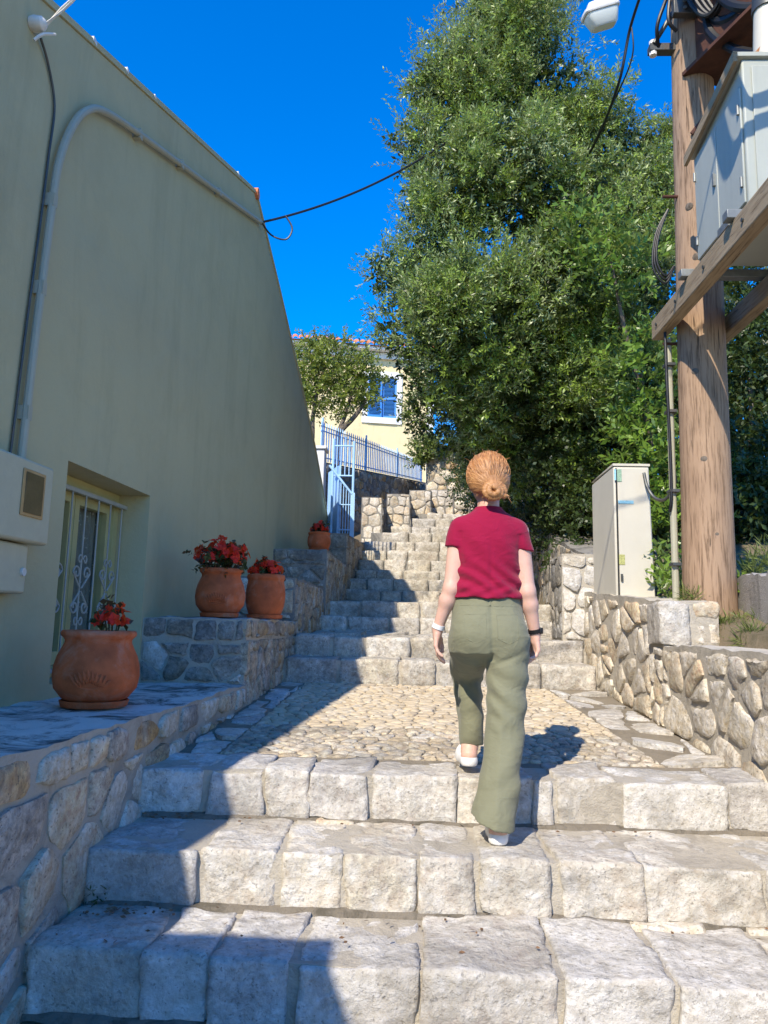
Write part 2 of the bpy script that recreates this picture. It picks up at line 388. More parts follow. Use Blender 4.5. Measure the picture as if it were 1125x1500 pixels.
def rough_block(name, x0, x1, y0, y1, z0, z1, mat, parent, res=.03, r=.010, amp=.007, seed=0, skew=0.0, sharp=None):
    """a hewn block with worn, rounded edges and an uneven skin (top and front finest)"""
    nx, ny, nz = [max(2, int(round(d/res))) for d in (x1-x0, y1-y0, z1-z0)]
    idx = {}; vs = []; f = []
    c = Vector(((x0+x1)/2, (y0+y1)/2, (z0+z1)/2)); hx, hy, hz = (x1-x0)/2, (y1-y0)/2, (z1-z0)/2
    off = Vector((seed*3.17, seed*1.91, seed*.73))
    rr = min(r, hx*.9, hy*.9, hz*.9)
    def V(i, j, k):
        key = (i, j, k)
        if key in idx: return idx[key]
        p = Vector((-hx+2*hx*i/nx, -hy+2*hy*j/ny, -hz+2*hz*k/nz))
        inn = Vector((max(-hx+rr, min(hx-rr, p.x)), max(-hy+rr, min(hy-rr, p.y)), max(-hz+rr, min(hz-rr, p.z))))
        d = p-inn
        nrm = d.normalized() if d.length > 1e-9 else Vector((0, 0, 1))
        q = inn+nrm*rr if d.length > 1e-9 else p
        wp = c+q+off
        a = noise.noise(wp*4.2)*1.9 + noise.noise(wp*11)*.9 + noise.noise(wp*27)*.55
        edge = 1+.8*(sum(1 for e, h in ((abs(p.x), hx), (abs(p.y), hy), (abs(p.z), hz)) if e > h-rr*1.6) > 1)
        q = q + nrm*(a*amp*edge - amp*.6)
        q.x += skew*q.y
        idx[key] = len(vs); vs.append(tuple(c+q)); return idx[key]
    for i in range(nx):
        for j in range(ny):
            f.append((V(i,j,nz), V(i+1,j,nz), V(i+1,j+1,nz), V(i,j+1,nz)))
        for k in range(nz):
            f.append((V(i,0,k), V(i+1,0,k), V(i+1,0,k+1), V(i,0,k+1)))
            f.append((V(i,ny,k), V(i,ny,k+1), V(i+1,ny,k+1), V(i+1,ny,k)))
    for j in range(ny):
        for k in range(nz):
            f.append((V(0,j,k), V(0,j,k+1), V(0,j+1,k+1), V(0,j+1,k)))
            f.append((V(nx,j,k), V(nx,j+1,k), V(nx,j+1,k+1), V(nx,j,k+1)))
    return mk(name, vs, f, mat, parent, True, True, sharp)
def lumpy_top(name, quad, z, zb, mat, parent=None, res=.05, amp=.012, seed=0, slope=0.0):
    """a masonry core: plan quad (four xy corners, ccw), uneven top at z (+slope per metre of y), sides to zb"""
    a, b, c, d = [Vector((*q, 0)) for q in quad]
    n = max(2, int(max((b-a).length, (c-d).length)/res)); m = max(2, int(max((d-a).length, (c-b).length)/res))
    vs = []; f = []
    for j in range(m+1):
        for i in range(n+1):
            s, t = i/n, j/m; p = (a*(1-s)+b*s)*(1-t)+(d*(1-s)+c*s)*t
            q = p+Vector((seed, 0, z))
            p.z = z+slope*(p.y-a.y)+amp*(noise.noise(q*3)+.6*noise.noise(q*9)+.4*noise.noise(q*22))
            vs.append(tuple(p))
    for j in range(m):
        for i in range(n): k = j*(n+1)+i; f.append((k, k+1, k+n+2, k+n+1))
    rim = [i for i in range(n+1)]+[j*(n+1)+n for j in range(1, m+1)]+[m*(n+1)+i for i in range(n-1, -1, -1)]+[j*(n+1) for j in range(m-1, 0, -1)]
    base = len(vs)
    for r in rim: vs.append((vs[r][0], vs[r][1], zb))
    L = len(rim)
    for k in range(L): f.append((rim[(k+1) % L], rim[k], base+k, base+(k+1) % L))
    f.append(tuple(base+k for k in range(L))[::-1])
    return mk(name, vs, f, mat, parent, True, True, 40)

# ---------------------------------------------------------------- leaves
def leaf_mass(name, clumps, n, per, L, W, mat, parent, seed=1, up=.35, twig=.16, shell=.45, spread=.9, droop=0.0, ext=.12, flat=1.0):
    r = np.random.default_rng(seed); cl = np.array(clumps, float)
    pr = cl[:, 3]**2.2; k = r.choice(len(cl), n, p=pr/pr.sum())
    d = r.normal(size=(n, 3)); d /= np.linalg.norm(d, axis=1)[:, None]
    rad = cl[k, 3]*(r.random(n)**shell)*(1+ (r.random(n) < ext)*r.random(n)*.38)
    lump = 1+.20*np.sin(d[:, 0]*7+k)*np.sin(d[:, 2]*8+k*2.1)
    base = cl[k, :3]+d*(rad*lump)[:, None]*np.array([1, 1, flat])
    t = d*.75+r.normal(size=(n, 3))*.5; t[:, 2] += up; t /= np.linalg.norm(t, axis=1)[:, None]
    a = np.cross(t, r.normal(size=(n, 3))); a /= np.linalg.norm(a, axis=1)[:, None]; b = np.cross(t, a)
    ii = np.tile(np.arange(per), n); kk = np.repeat(np.arange(n), per); N = n*per
    s = (ii+r.random(N)*.6)/per; ang = ii*2.4+r.random(N)*.8
    side = a[kk]*np.cos(ang)[:, None]+b[kk]*np.sin(ang)[:, None]
    tl = twig*(.6+.8*r.random(n))
    p = base[kk]+t[kk]*(s*tl[kk])[:, None]; p[:, 2] -= droop*s*s
    ld = t[kk]*(.35+.5*s)[:, None]+side*spread+r.normal(size=(N, 3))*.18; ld /= np.linalg.norm(ld, axis=1)[:, None]
    wv = np.cross(ld, t[kk]+r.normal(size=(N, 3))*.35); wv /= np.linalg.norm(wv, axis=1)[:, None]+1e-9
    nv = np.cross(wv, ld)
    ll = L*(.65+.6*r.random(N))[:, None]; ww = W*(.7+.5*r.random(N))[:, None]
    v = np.empty((N, 4, 3)); v[:, 0] = p; v[:, 1] = p+ld*ll*.5+wv*ww*.5+nv*ww*.12; v[:, 2] = p+ld*ll; v[:, 3] = p+ld*ll*.5-wv*ww*.5+nv*ww*.12
    o = mk(name, v.reshape(-1, 3), np.arange(N*4).reshape(N, 4), mat, parent, False)
    tone = np.clip(r.random(n)[kk]*.6+r.random(N)*.4, 0, 1)
    at = o.data.attributes.new('tone', 'FLOAT', 'POINT'); at.data.foreach_set('value', np.repeat(tone, 4).astype(np.float32))
    o['kind'] = 'stuff'; return o
def limb(pts, r0, r1, n=8, seed=0):
    P = curve_pts(pts, 5); m = len(P)
    Q = [p+Vector((noise.noise(p*2+Vector((seed, 0, 0))), noise.noise(p*2+Vector((0, seed, 5))), 0))*r0*.5 for p in P]
    return Q, [r0+(r1-r0)*i/(m-1) for i in range(m)]
# ================================================================ SETTING
def xh(y): return -2.15+.056*y            # plane of the gable wall of the sage house
def xo(y): return -1.2+.04*(y-3)          # outer face of the low wall on its side
def lerp(x, X, Y): return float(np.interp(x, X, Y))
def path_z(y): return lerp(y, [-50, 1.9, 2.4, 3.4, 6.5, 8.8, 9.3, 11.4, 16, 30, 90], [.08, .08, .22, .55, .8, 1.2, 1.5, 1.6, 3.5, 4.6, 7])
def ground_z(x, y):
    p = path_z(y)
    if x > 1.8:
        b = lerp(y, [-20, 2, 5, 6.3, 10, 16, 30, 90], [.1, 1.2, 1.6, 1.84, 2.7, 4.3, 6.0, 9.0])+.16*(x-1.9)*(1 if x < 12 else 0)+(.16*10 if x >= 12 else 0)
        w = min(1, (x-1.8)/.12); return p*(1-w)+b*w
    if (x+1.75)*.95-(y-15.2)*.313 < -.75 and y > 14.9: return max(p, 4.75+.13*max(0, y-15.5))
    if x < 1.2 and y > 22: return max(p, 5.6)
    return p
gx = np.unique(np.concatenate([np.linspace(-900, -14, 12), np.linspace(-14, 14, 113), np.linspace(14, 900, 12)]))
gy = np.unique(np.concatenate([np.linspace(-900, -10, 12), np.linspace(-10, 34, 133), np.linspace(34, 1500, 14)]))
gv = []; gf = []
for y in gy:
    for x in gx:
        z = ground_z(x, y)
        if abs(x) < 14 and -10 < y < 34: z += .03*noise.noise(Vector((x*1.7, y*1.7, 0)))
        gv.append((x, y, z))
nx = len(gx)
for j in range(len(gy)-1):
    for i in range(nx-1): k = j*nx+i; gf.append((k, k+1, k+nx+1, k+nx))
tag(mk('ground', gv, gf, M['earth'], None, True, False), kind='structure')

# ---- the stairs
core = MB()
core.box((-1.3, .9, -.3), (1.75, 2.0, .075)); core.box((-1.3, 1.97, -.3), (1.75, 2.5, .28)); core.add([(-1.3,2.592,-.3),(1.75,2.437,-.3),(1.75,3.0,-.3),(-1.3,3.0,-.3),(-1.3,2.592,.486),(1.75,2.437,.486),(1.75,3.0,.486),(-1.3,3.0,.486)], [(0,3,2,1),(4,5,6,7),(0,1,5,4),(1,2,6,5),(2,3,7,6),(3,0,4,7)]); core.box((-1.3, 2.966, -.3), (1.75, 3.55, .688)); core.box((-1.3, 3.466, -.3), (1.75, 3.75, .886))
lower = core.build('stone_stairs', M['mortar']); tag(lower, kind='structure')
JA = [-1.21, -.819, -.6, -.331, .059, .491, .833, 1.22, 1.62]
JB = [-1.20, -.773, -.469, -.227, .056, .277, .562, .869, 1.31, 1.62]
JC = [-1.18, -.88, -.625, -.428, -.151, .233, .423, .554, .652, .939, 1.408, 1.62]
J0 = [-1.25, -.75, -.3, .1, .6, 1.0, 1.62]
sd = 1
for J, y0, y1, z0, z1, res in ((J0, 1.96, 2.46, .07, .30, .05), (JA, 2.44, 2.965, .27, .50, .022), (JB, 2.95, 3.465, .47, .70, .022), (JC, 3.45, 3.84, .67, .897, .022)):
    for a, b in zip(J[:-1], J[1:]):
        dz = RNG.uniform(-.008, .008); dy = RNG.uniform(-.012, .008); g = RNG.uniform(.002, .007); sd += 1
        yy = y0+dy+(.06-.055*(a+b)/2 if J is JA else 0)
        rough_block('stone', a+g, b-g, yy, y1-RNG.uniform(.0, .03), z0+RNG.uniform(-.01, .035), z1+dz, M['step'], lower, res, .010, .0085, sd, RNG.uniform(-.07, .07))
# small packing stones in the joints under the risers
for (x, y, z, w, h) in ((-.30, 3.44, .683, .17, .02), (.95, 2.93, .487, .26, .018), (1.32, 2.935, .487, .17, .014), (.42, 2.93, .487, .10, .014), (-.05, 3.44, .683, .10, .014), (1.1, 3.43, .684, .09, .012)):
    rough_block('stone', x-w/2, x+w/2, y-.035, y+.05, z-.03, z+h, M['rubble_pale'], lower, .02, .012, .004, 90+x*10)

# dark soil and grime caught along the foot of each riser
sm = MB(); r5 = random.Random(55)
for (yb, zb, sk, x0, x1) in ((2.95, .498, 0, -1.17, 1.6), (3.45, .698, 0, -1.15, 1.6), (2.50, .298, -.055, -1.2, 1.6)):
    n = 120; v = []
    for i in range(n+1):
        x = x0+(x1-x0)*i/n; k = .5+.5*noise.noise(Vector((x*5, yb*3, 0)))+.35*noise.noise(Vector((x*17, yb, 2))); k = max(.05, k)*(1.6 if x < -.85 else 1)
        y = yb+sk*x
        v += [(x, y-.008-.026*k, zb-.012), (x, y-.010-.010*k, zb+.002+.004*k), (x, y+.02, zb+.004+.013*k)]
    f = []
    for i in range(n):
        for q in (0, 1): f.append((i*3+q, i*3+3+q, i*3+4+q, i*3+1+q))
    sm.add(v, f)
tag(sm.build('soil', M['soil'], lower, True, 180), kind='stuff')

# ---- cobbled landing
LP = Vector((0, 3.8, .885)); LV = Vector((0, 1, .0575)).normalized(); LN = Vector((0, -.0575, 1)).normalized(); LU = Vector((1, 0, 0))
land = MB()
def slab(x0, x1, y0, y1, za, zb, depth=.5):
    return [(x0,y0,za-depth),(x1,y0,za-depth),(x1,y1,zb-depth),(x0,y1,zb-depth),(x0,y0,za),(x1,y0,za),(x1,y1,zb),(x0,y1,zb)], [(0,3,2,1),(4,5,6,7),(0,1,5,4),(1,2,6,5),(2,3,7,6),(3,0,4,7)]
land.add(*slab(-1.3, 1.75, 3.72, 6.6, .8805, 1.0475))
landing = land.build('cobbled_landing', M['cobble_bed']); tag(landing, kind='structure')
r3 = random.Random(31)
rubble(landing, [(-1.14, .04), (-.93, .04), (-.86, 2.68), (-1.05, 2.68)], LP, LU, LV, LN, (.30, .36), M['step'], .02, .3, (.004, .012), .004, r3, 18, 'flagstone')
rubble(landing, [(1.27, .04), (1.60, .04), (1.60, 2.68), (1.17, 2.68)], LP, LU, LV, LN, (.34, .40), M['step'], .02, .3, (.002, .010), .004, r3, 18, 'flagstone')
cob = voronoi([(-.93, .05), (1.265, .05), (1.165, 2.68), (-.86, 2.68)], .078, .062, .34, r3)
cob.sort(key=lambda p: sum(q[1] for q in p)/len(p))
rest = MB(); cnt = 0
for c in cob:
    p = inset(c, .0032)
    if p is None: continue
    v, f = stone_geo(p, LP, LU, LV, LN, r3.uniform(.005, .010), r3.uniform(.003, .006), r3, 10, .004, .012, (.86, .5))
    if cnt < 300: mk('cobble', v, f, M['cobble'], landing, True)
    else: rest.add(v, f)
    cnt += 1
def cobble_mass_mat():
    # the same stone; one mesh, so the tint comes from the place instead of the object
    t = NT('cobble_mass'); v = t.coords(world=True)
    d = t.n('ShaderNodeTexVoronoi', Vector=v, Scale=13.0)
    c = t.ramp(t.math('FRACT', t.math('MULTIPLY', t.n('ShaderNodeSeparateColor', Color=d.outputs['Color']).outputs[0], 1.0)), [(0, (.53,.42,.27)), (.3, (.57,.48,.34)), (.6, (.45,.36,.24)), (.8, (.59,.52,.40)), (1, (.38,.31,.22))])
    c = t.mix(t.math('MULTIPLY', t.ramp(t.noise(v, 14, 8, .7), [(.52, 0.0), (.66, 1.0)]), .3), c, (.12,.11,.09))
    return t.done(c, .9, t.bump(t.noise(v, 40, 6, .65), .4, .012), Specular_IOR_Level=.2)
tag(rest.build('cobbles', cobble_mass_mat(), landing, True, 180), kind='stuff')

# ---- upper flights
def step_row(parent, x0, x1, y0, y1, z0, z1, mat, w=(.25, .5), res=.045, amp=.007, rng=random.Random(5)):
    global sd
    x = x0
    while x < x1-.02:
        b = x+rng.uniform(*w)
        if x1-b < .16: b = x1
        sd += 1
        rough_block('stone', x+.006, b-.006, y0+rng.uniform(-.012, .012), y1, z0, z1+rng.uniform(-.008, .008), mat, parent, res, .018, amp, sd)
        x = b
mid = MB(); mid.box((-1.25, 6.53, .4), (1.75, 7.0, 1.235)); mid.add(*slab(-1.25, 1.8, 6.98, 8.9, 1.42, 1.445)); mid.box((-1.2, 8.84, .5), (1.85, 9.36, 1.615)); mid.add(*slab(-1.2, 1.9, 9.33, 11.5, 1.815, 1.90))
mids = mid.build('middle_stairs', M['mortar']); tag(mids, kind='structure')
step_row(mids, xo(6.5)+.01, 1.60, 6.5, 6.99, 1.02, 1.252, M['step_far'], (.3, .55), .035)
step_row(mids, xo(6.9)-.0, 1.61, 6.95, 7.42, 1.225, 1.44, M['step_far'], (.28, .5), .035)
step_row(mids, -1.04, 1.72, 8.8, 9.34, 1.43, 1.635, M['step_far'], (.28, .5))
step_row(mids, -1.03, 1.76, 9.3, 9.75, 1.60, 1.835, M['step_far'], (.28, .5))
rubble(mids, [(-1.03, .03), (1.68, .03), (1.70, 1.36), (-1.02, 1.36)], (0, 7.42, 1.426), (1, 0, 0), (0, 1, .0175), (0, 0, 1), (.42, .36), M['step_far'], .02, .3, (.004, .012), .003, r3, 12, 'flagstone')
up = MB(); FL = []
ytop = [2.06, 2.26, 2.43, 2.64, 2.84, 3.05, 3.28, 3.46, 3.68, 3.86]
xl = [-.93, -.93, -.82, -.82, -.82, -.78, -.48, -.33, .02, .40]
for i, (z, a) in enumerate(zip(ytop, xl)):
    y0 = 11.4+.45*i; up.box((a-.25, y0+.04, z-.9), (2.35, y0+.5, z-.02))
up.add(*slab(.0, 3.2, 15.93, 19.5, 3.86, 4.1))
ups = up.build('upper_stairs', M['mortar_grey']); tag(ups, kind='structure')
for i, (z, a) in enumerate(zip(ytop, xl)):
    y0 = 11.4+.45*i; zp = ytop[i-1] if i else 1.92
    step_row(ups, a-.05, 1.95+.04*i, y0, y0+.48, zp-.03, z, M['step_far'], (.3, .6), .07, .008)

# ---- walls beside the stairs: left terraces
def wall_core(name, label, quad, z, zb, mat, slope=0.0, amp=.014, group=None):
    o = lumpy_top(name, quad, z, zb, mat, None, .05, amp, RNG.random()*40, slope)
    if mat in (M['ledge'], M['cap']):                       # rendered top, plain mortar between the stones of the faces
        o.data.materials.append(M['mortar'])
        for p in o.data.polygons:
            if p.normal.z < .5: p.material_index = 1
    return tag(o, label, 'stone wall', group)
YZ = dict(U=(0, 1, 0), V=(0, 0, 1))
rl = random.Random(11)
def sideface(o, pts, xa, ya, slope_xy, cell, mat, **kw):
    """stones on the path side of a wall on the left: pts in (y, z)"""
    d = Vector((slope_xy, 1, 0)).normalized(); k = sqrt(1+slope_xy**2)
    rubble(o, [((y-ya)*k, z) for y, z in pts], (xa, ya, 0), d, (0, 0, 1), (1, -slope_xy, 0), cell, mat, rng=rl, **kw)
w1 = wall_core('stone_wall', 'low rubble wall with a whitewashed ledge carrying the large round pot below the barred window', [(xh(1.2)-.05, 1.2), (xo(1.2), 1.2), (xo(5.3), 5.3), (xh(5.3)-.05, 5.3)], 1.115, .0, M['ledge'])
sideface(w1, [(1.2, .0), (2.2, .12), (5.23, .88), (5.23, .97), (1.2, .97)], xo(1.2), 1.2, .04, (.21, .19), [M['rubble_pale'], M['rubble_pale'], M['rubble']], joint=.022, jit=.36)  # paler, warmer stones put bounce light from the steps into the colour
sideface(w1, [(1.2, .97), (5.23, .97), (5.23, 1.105), (1.2, 1.105)], xo(1.2), 1.2, .04, (.19, .16), [M['rubble_pale'], M['rubble_pale'], M['rubble']], joint=.02, jit=.2)
w2 = wall_core('stone_wall', 'rubble terrace wall behind the round pot, carrying two flowering terracotta pots', [(xh(5.24)-.05, 5.26), (xo(5.26)-.015, 5.26), (xo(7.1)-.015, 7.1), (xh(7.1)-.05, 7.1)], 1.565, .6, M['ledge'])
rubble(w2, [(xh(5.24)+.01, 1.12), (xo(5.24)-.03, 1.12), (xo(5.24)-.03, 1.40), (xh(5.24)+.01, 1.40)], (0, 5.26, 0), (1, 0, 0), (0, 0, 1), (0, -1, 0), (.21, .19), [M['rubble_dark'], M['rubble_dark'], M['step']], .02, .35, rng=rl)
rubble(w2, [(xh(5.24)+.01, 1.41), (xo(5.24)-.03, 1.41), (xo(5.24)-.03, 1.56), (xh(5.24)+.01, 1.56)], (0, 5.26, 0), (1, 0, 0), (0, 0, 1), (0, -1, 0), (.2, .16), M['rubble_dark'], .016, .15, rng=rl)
sideface(w2, [(5.25, .93), (7.03, 1.05), (7.03, 1.42), (5.25, 1.42)], xo(5.25)-.015, 5.25, .04, (.10, .17), M['rubble'], joint=.016)
sideface(w2, [(5.25, 1.43), (7.03, 1.43), (7.03, 1.56), (5.25, 1.56)], xo(5.25)-.015, 5.25, .04, (.17, .14), M['rubble'], joint=.016, jit=.2)
w3 = wall_core('stone_wall', 'narrow rubble terrace wall rising behind the smaller barrel shaped pot', [(xh(7.0)-.05, 7.06), (-1.065, 7.06), (-1.02, 9.1), (xh(9.1)-.05, 9.1)], 1.965, .8, M['mortar_grey'])
rubble(w3, [(xh(7)+.01, 1.58), (-1.075, 1.58), (-1.075, 1.96), (xh(7)+.01, 1.96)], (0, 7.06, 0), (1, 0, 0), (0, 0, 1), (0, -1, 0), (.22, .18), M['rubble_pale'], .018, .3, rng=rl)
sideface(w3, [(7.07, 1.3), (8.98, 1.4), (8.98, 1.95), (7.07, 1.95)], -1.065, 7.06, .022, (.12, .16), M['rubble'], joint=.016)
w4 = wall_core('stone_wall', 'dark lichened terrace wall under the small pot at the corner of the sage house', [(xh(9)-.05, 9.02), (-.995, 9.02), (-.95, 11.4), (xh(11.4)-.05, 11.4)], 2.425, 1.2, M['mortar_grey'])
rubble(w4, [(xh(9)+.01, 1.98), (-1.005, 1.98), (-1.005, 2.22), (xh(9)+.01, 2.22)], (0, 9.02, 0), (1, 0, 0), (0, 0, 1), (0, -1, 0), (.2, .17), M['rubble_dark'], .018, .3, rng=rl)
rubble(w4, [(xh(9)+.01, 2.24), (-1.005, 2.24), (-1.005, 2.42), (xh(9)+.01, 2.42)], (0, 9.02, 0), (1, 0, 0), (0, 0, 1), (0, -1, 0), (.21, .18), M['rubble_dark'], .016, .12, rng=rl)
sideface(w4, [(9.03, 1.6), (11.28, 1.85), (11.28, 2.41), (9.03, 2.41)], -.995, 9.02, .019, (.15, .17), M['rubble'], joint=.016)
w5 = wall_core('stone_wall', 'rubble terrace wall at the foot of the blue garden gate', [(xh(11.3)-.05, 11.32), (-.96, 11.32), (-.80, 14.3), (-2.0, 14.3)], 2.90, 1.5, M['mortar_grey'], .045)
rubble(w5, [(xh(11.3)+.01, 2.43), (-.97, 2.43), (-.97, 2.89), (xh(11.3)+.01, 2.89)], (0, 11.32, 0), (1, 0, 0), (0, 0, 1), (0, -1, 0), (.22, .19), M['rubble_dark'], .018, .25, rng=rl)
sideface(w5, [(11.33, 1.95), (14.2, 2.95), (14.2, 3.02), (11.33, 2.89)], -.96, 11.32, .0537, (.19, .19), M['rubble'], joint=.016)
# stepped blocks and the fence's retaining wall
rb = random.Random(21)
for (x0, x1, y0, y1, z, lb) in ((-.93, -.53, 14.2, 14.95, 3.96, 'lowest squared stone block of the stepped wall, next to the blue gate'), (-.47, 0.0, 14.9, 15.65, 4.15, 'second squared block up the stepped wall, between the lowest block and the third'), (-.02, .44, 15.6, 16.35, 4.36, 'third squared block up the stepped wall beside the upper stairs'), (.42, .96, 16.3, 17.2, 4.51, 'topmost squared block of the stepped wall, in front of the broken rubble wall end')):
    o = wall_core('stone_wall', lb, [(x0, y0), (x1, y0), (x1, y1), (x0, y1)], z, 2.6, M['mortar_grey'], 0, .01, 'stepped wall blocks beside the upper stairs')
    rubble(o, [(x0+.01, 2.75), (x1-.01, 2.75), (x1-.01, z-.01), (x0+.01, z-.01)], (0, y0, 0), (1, 0, 0), (0, 0, 1), (0, -1, 0), (.21, .2), M['rubble_pale'], .014, .14, rng=rb, n=12, smooth=0)
    rubble(o, [(y0+.01, 2.75), (y1-.01, 2.75), (y1-.01, z-.01), (y0+.01, z-.01)], (x1, 0, 0), (0, 1, 0), (0, 0, 1), (1, 0, 0), (.22, .18), M['rubble_dark'], .014, .2, rng=rb, n=12)
FA, FB = Vector((-1.75, 15.2, 0)), Vector((.49, 22.0, 0)); FD = (FB-FA).normalized(); FN = Vector((FD.y, -FD.x, 0)); FL_ = (FB-FA).length
rw = MB(); b2 = FN*-.4
def q3(p, z): return (p.x, p.y, z)
rw.add([q3(FA, 2.5), q3(FB, 3.5), q3(FB+b2, 3.5), q3(FA+b2, 2.5), q3(FA, 4.84), q3(FB, 5.74), q3(FB+b2, 5.74), q3(FA+b2, 4.84)], [(0,3,2,1),(4,5,6,7),(0,1,5,4),(1,2,6,5),(2,3,7,6),(3,0,4,7)])
rwo = rw.build('stone_wall', M['mortar_grey']); tag(rwo, 'dark rubble retaining wall under the blue picket fence', 'stone wall')
rubble(rwo, [(0, 3.2), (FL_, 4.2), (FL_, 5.71), (0, 4.81)], q3(FA, 0), FD, (0, 0, 1), FN, (.26, .2), [M['rubble_dark'], M['rubble']], .02, .3, rng=rb, n=9)
# rock stub at the end of the fence
rk = lumpy_top('stone_wall', [(.42, 20.2), (1.75, 19.9), (1.9, 21.2), (.5, 21.2)], 6.45, 3.2, M['mortar_grey'], None, .12, .16, 3); tag(rk, 'tall broken rubble wall end overgrown with creeper past the blue fence', 'stone wall')
rubble(rk, [(0, 3.9), (1.34, 3.9), (1.34, 6.15), (0.02, 6.35)], (.42, 20.2, 0), (1.33, -.3, 0), (0, 0, 1), (-.3, -1.33, 0), (.3, .26), [M['rubble'], M['rubble_pale']], .02, .36, rng=rb, n=10, bulge=.04)

# ---- right-hand walls
rr = random.Random(17)
def rface(o, pts, x, cell, mat, **kw):
    rubble(o, pts, (x, 0, 0), (0, 1, 0), (0, 0, 1), (-1, 0, 0), cell, mat, rng=rr, **kw)
v1 = wall_core('stone_wall', 'low random rubble wall with a flat pale top, lowest beside the cobbled landing', [(1.62, 1.6), (2.04, 1.6), (2.04, 4.872), (1.62, 4.872)], 1.46, .2, M['cap'], 0, .016)
rface(v1, [(1.7, .3), (4.9, .93), (4.9, 1.445), (1.7, 1.445)], 1.62, (.27, .19), M['rubble_pale'], joint=.030, jit=.45, proud=(.003, .016), bulge=.008)
v2 = wall_core('stone_wall', 'random rubble wall with a dressed corner block standing in front of the pedestal cabinet', [(1.62, 4.88), (1.97, 4.88), (2.02, 7.1), (1.62, 7.1)], 1.735, .6, M['cap'], .07, .016)
rface(v2, [(5.14, .96), (7.0, 1.04), (7.0, 1.86), (5.14, 1.73)], 1.62, (.25, .17), M['rubble_pale'], joint=.028, jit=.45, proud=(.003, .016), bulge=.008)
rface(v2, [(4.9, .94), (5.13, .95), (5.13, 1.45), (4.9, 1.45)], 1.62, (.17, .19), M['rubble_pale'], joint=.024, jit=.3)
rough_block('cornerstone', 1.585, 1.79, 4.85, 5.12, 1.455, 1.73, M['step'], v2, .022, .02, .007, 301)
rough_block('stone', 1.80, 1.98, 4.86, 5.08, 1.615, 1.735, M['rubble_pale'], v2, .022, .03, .009, 302)
rough_block('stone', 1.80, 1.885, 4.865, 5.04, 1.465, 1.605, M['rubble_pale'], v2, .022, .03, .009, 303)
rough_block('stone', 1.895, 1.985, 4.865, 5.04, 1.465, 1.605, M['rubble_pale'], v2, .022, .03, .009, 304)
v3 = wall_core('stone_wall', 'squared stone pier stepping out beside the middle steps, left of the pedestal cabinet', [(1.42, 7.03), (1.86, 7.03), (1.86, 7.55), (1.42, 7.55)], 2.235, .9, M['cap'], 0, .01)
rubble(v3, [(1.42, 1.44), (1.85, 1.44), (1.85, 2.22), (1.42, 2.22)], (0, 7.03, 0), (1, 0, 0), (0, 0, 1), (0, -1, 0), (.19, .21), M['step'], .018, .2, rng=rr, smooth=0)
rface(v3, [(7.04, 1.44), (7.54, 1.44), (7.54, 2.22), (7.04, 2.22)], 1.42, (.19, .2), M['rubble_dark'], joint=.018, jit=.25)
v4 = wall_core('stone_wall', 'rubble wall in the shade of the olive tree beyond the squared pier', [(1.74, 7.5), (2.2, 7.5), (2.4, 14.5), (2.0, 14.5)], 2.28, .9, M['mortar_grey'], .2)
rubble(v4, [(0, 1.4), (2.0, 1.75), (3.8, 2.0), (7.0, 3.0), (7.0, 3.6), (0, 2.26)], (1.74, 7.52, 0), (.037, 1, 0), (0, 0, 1), (-1, .037, 0), (.22, .22), [M['rubble'], M['rubble_dark']], .02, .35, rng=rr, n=12)
v5 = lumpy_top('boulder_wall', [(2.18, 4.6), (3.6, 4.4), (3.7, 5.9), (2.34, 5.75)], 1.93, 1.0, M['concrete'], None, .06, .05, 9); tag(v5, 'weathered grey concrete wall stub at the foot of the timber pole', 'concrete wall')

# ---- sage house on the left
ridge = [(-.32, 3.43), (7.5, 6.13), (8.76, 5.58), (10.18, 4.91), (11.51, 4.23), (12.4, 3.66), (13.0, 3.22)]
WY0, WY1, WZ0, WZ1, WD = 4.07, 5.235, 1.19, 2.42, .27
def HP(s, z, off=0): return (xh(s)+off, s, z)
ys = sorted(set([p[0] for p in ridge]+[WY0, WY1, 1.5, 3.0, 6.4, 9.4, 10.9]))
hw = MB(); top = lambda s: lerp(s, [p[0] for p in ridge], [p[1] for p in ridge])
for a, b in zip(ys[:-1], ys[1:]):
    if a >= WY0-1e-6 and b <= WY1+1e-6:
        hw.add([HP(a, .6), HP(b, .6), HP(b, WZ0), HP(a, WZ0)], [(0,1,2,3)]); hw.add([HP(a, WZ1), HP(b, WZ1), HP(b, top(b)), HP(a, top(a))], [(0,1,2,3)])
    else: hw.add([HP(a, .6), HP(b, .6), HP(b, top(b)), HP(a, top(a))], [(0,1,2,3)])
c4 = [(WY0, WZ0), (WY1, WZ0), (WY1, WZ1), (WY0, WZ1)]
for i in range(4):
    a, b = c4[i], c4[(i+1) % 4]; hw.add([HP(*a), HP(*b), HP(*b, -WD), HP(*a, -WD)], [(0,3,2,1)])
for s in (-.32, 13.0):
    q = [HP(s, .6), HP(s, top(s)), HP(s, top(s), -7), HP(s, .6, -7)]; hw.add(q, [(0,1,2,3) if s > 0 else (3,2,1,0)])
house = thing('sage_house', 'sage green plastered house with a tall gable wall, barred window and shaded side', 'house', (xh(6)-3, 6, .6))
mk('wall', hw.v, hw.f, M['plaster'], house, False)
rf = MB()
for (a, b) in zip(ridge[:-1], ridge[1:]):
    rf.add([HP(a[0], a[1]+.005, .012), HP(b[0], b[1]+.005, .012), HP(b[0], b[1]+.005, -7), HP(a[0], a[1]+.005, -7), HP(a[0], a[1]+.045, .012), HP(b[0], b[1]+.045, .012), HP(b[0], b[1]+.045, -7), HP(a[0], a[1]+.045, -7)], [(0,3,2,1),(4,5,6,7),(0,1,5,4),(1,2,6,5),(2,3,7,6),(3,0,4,7)])
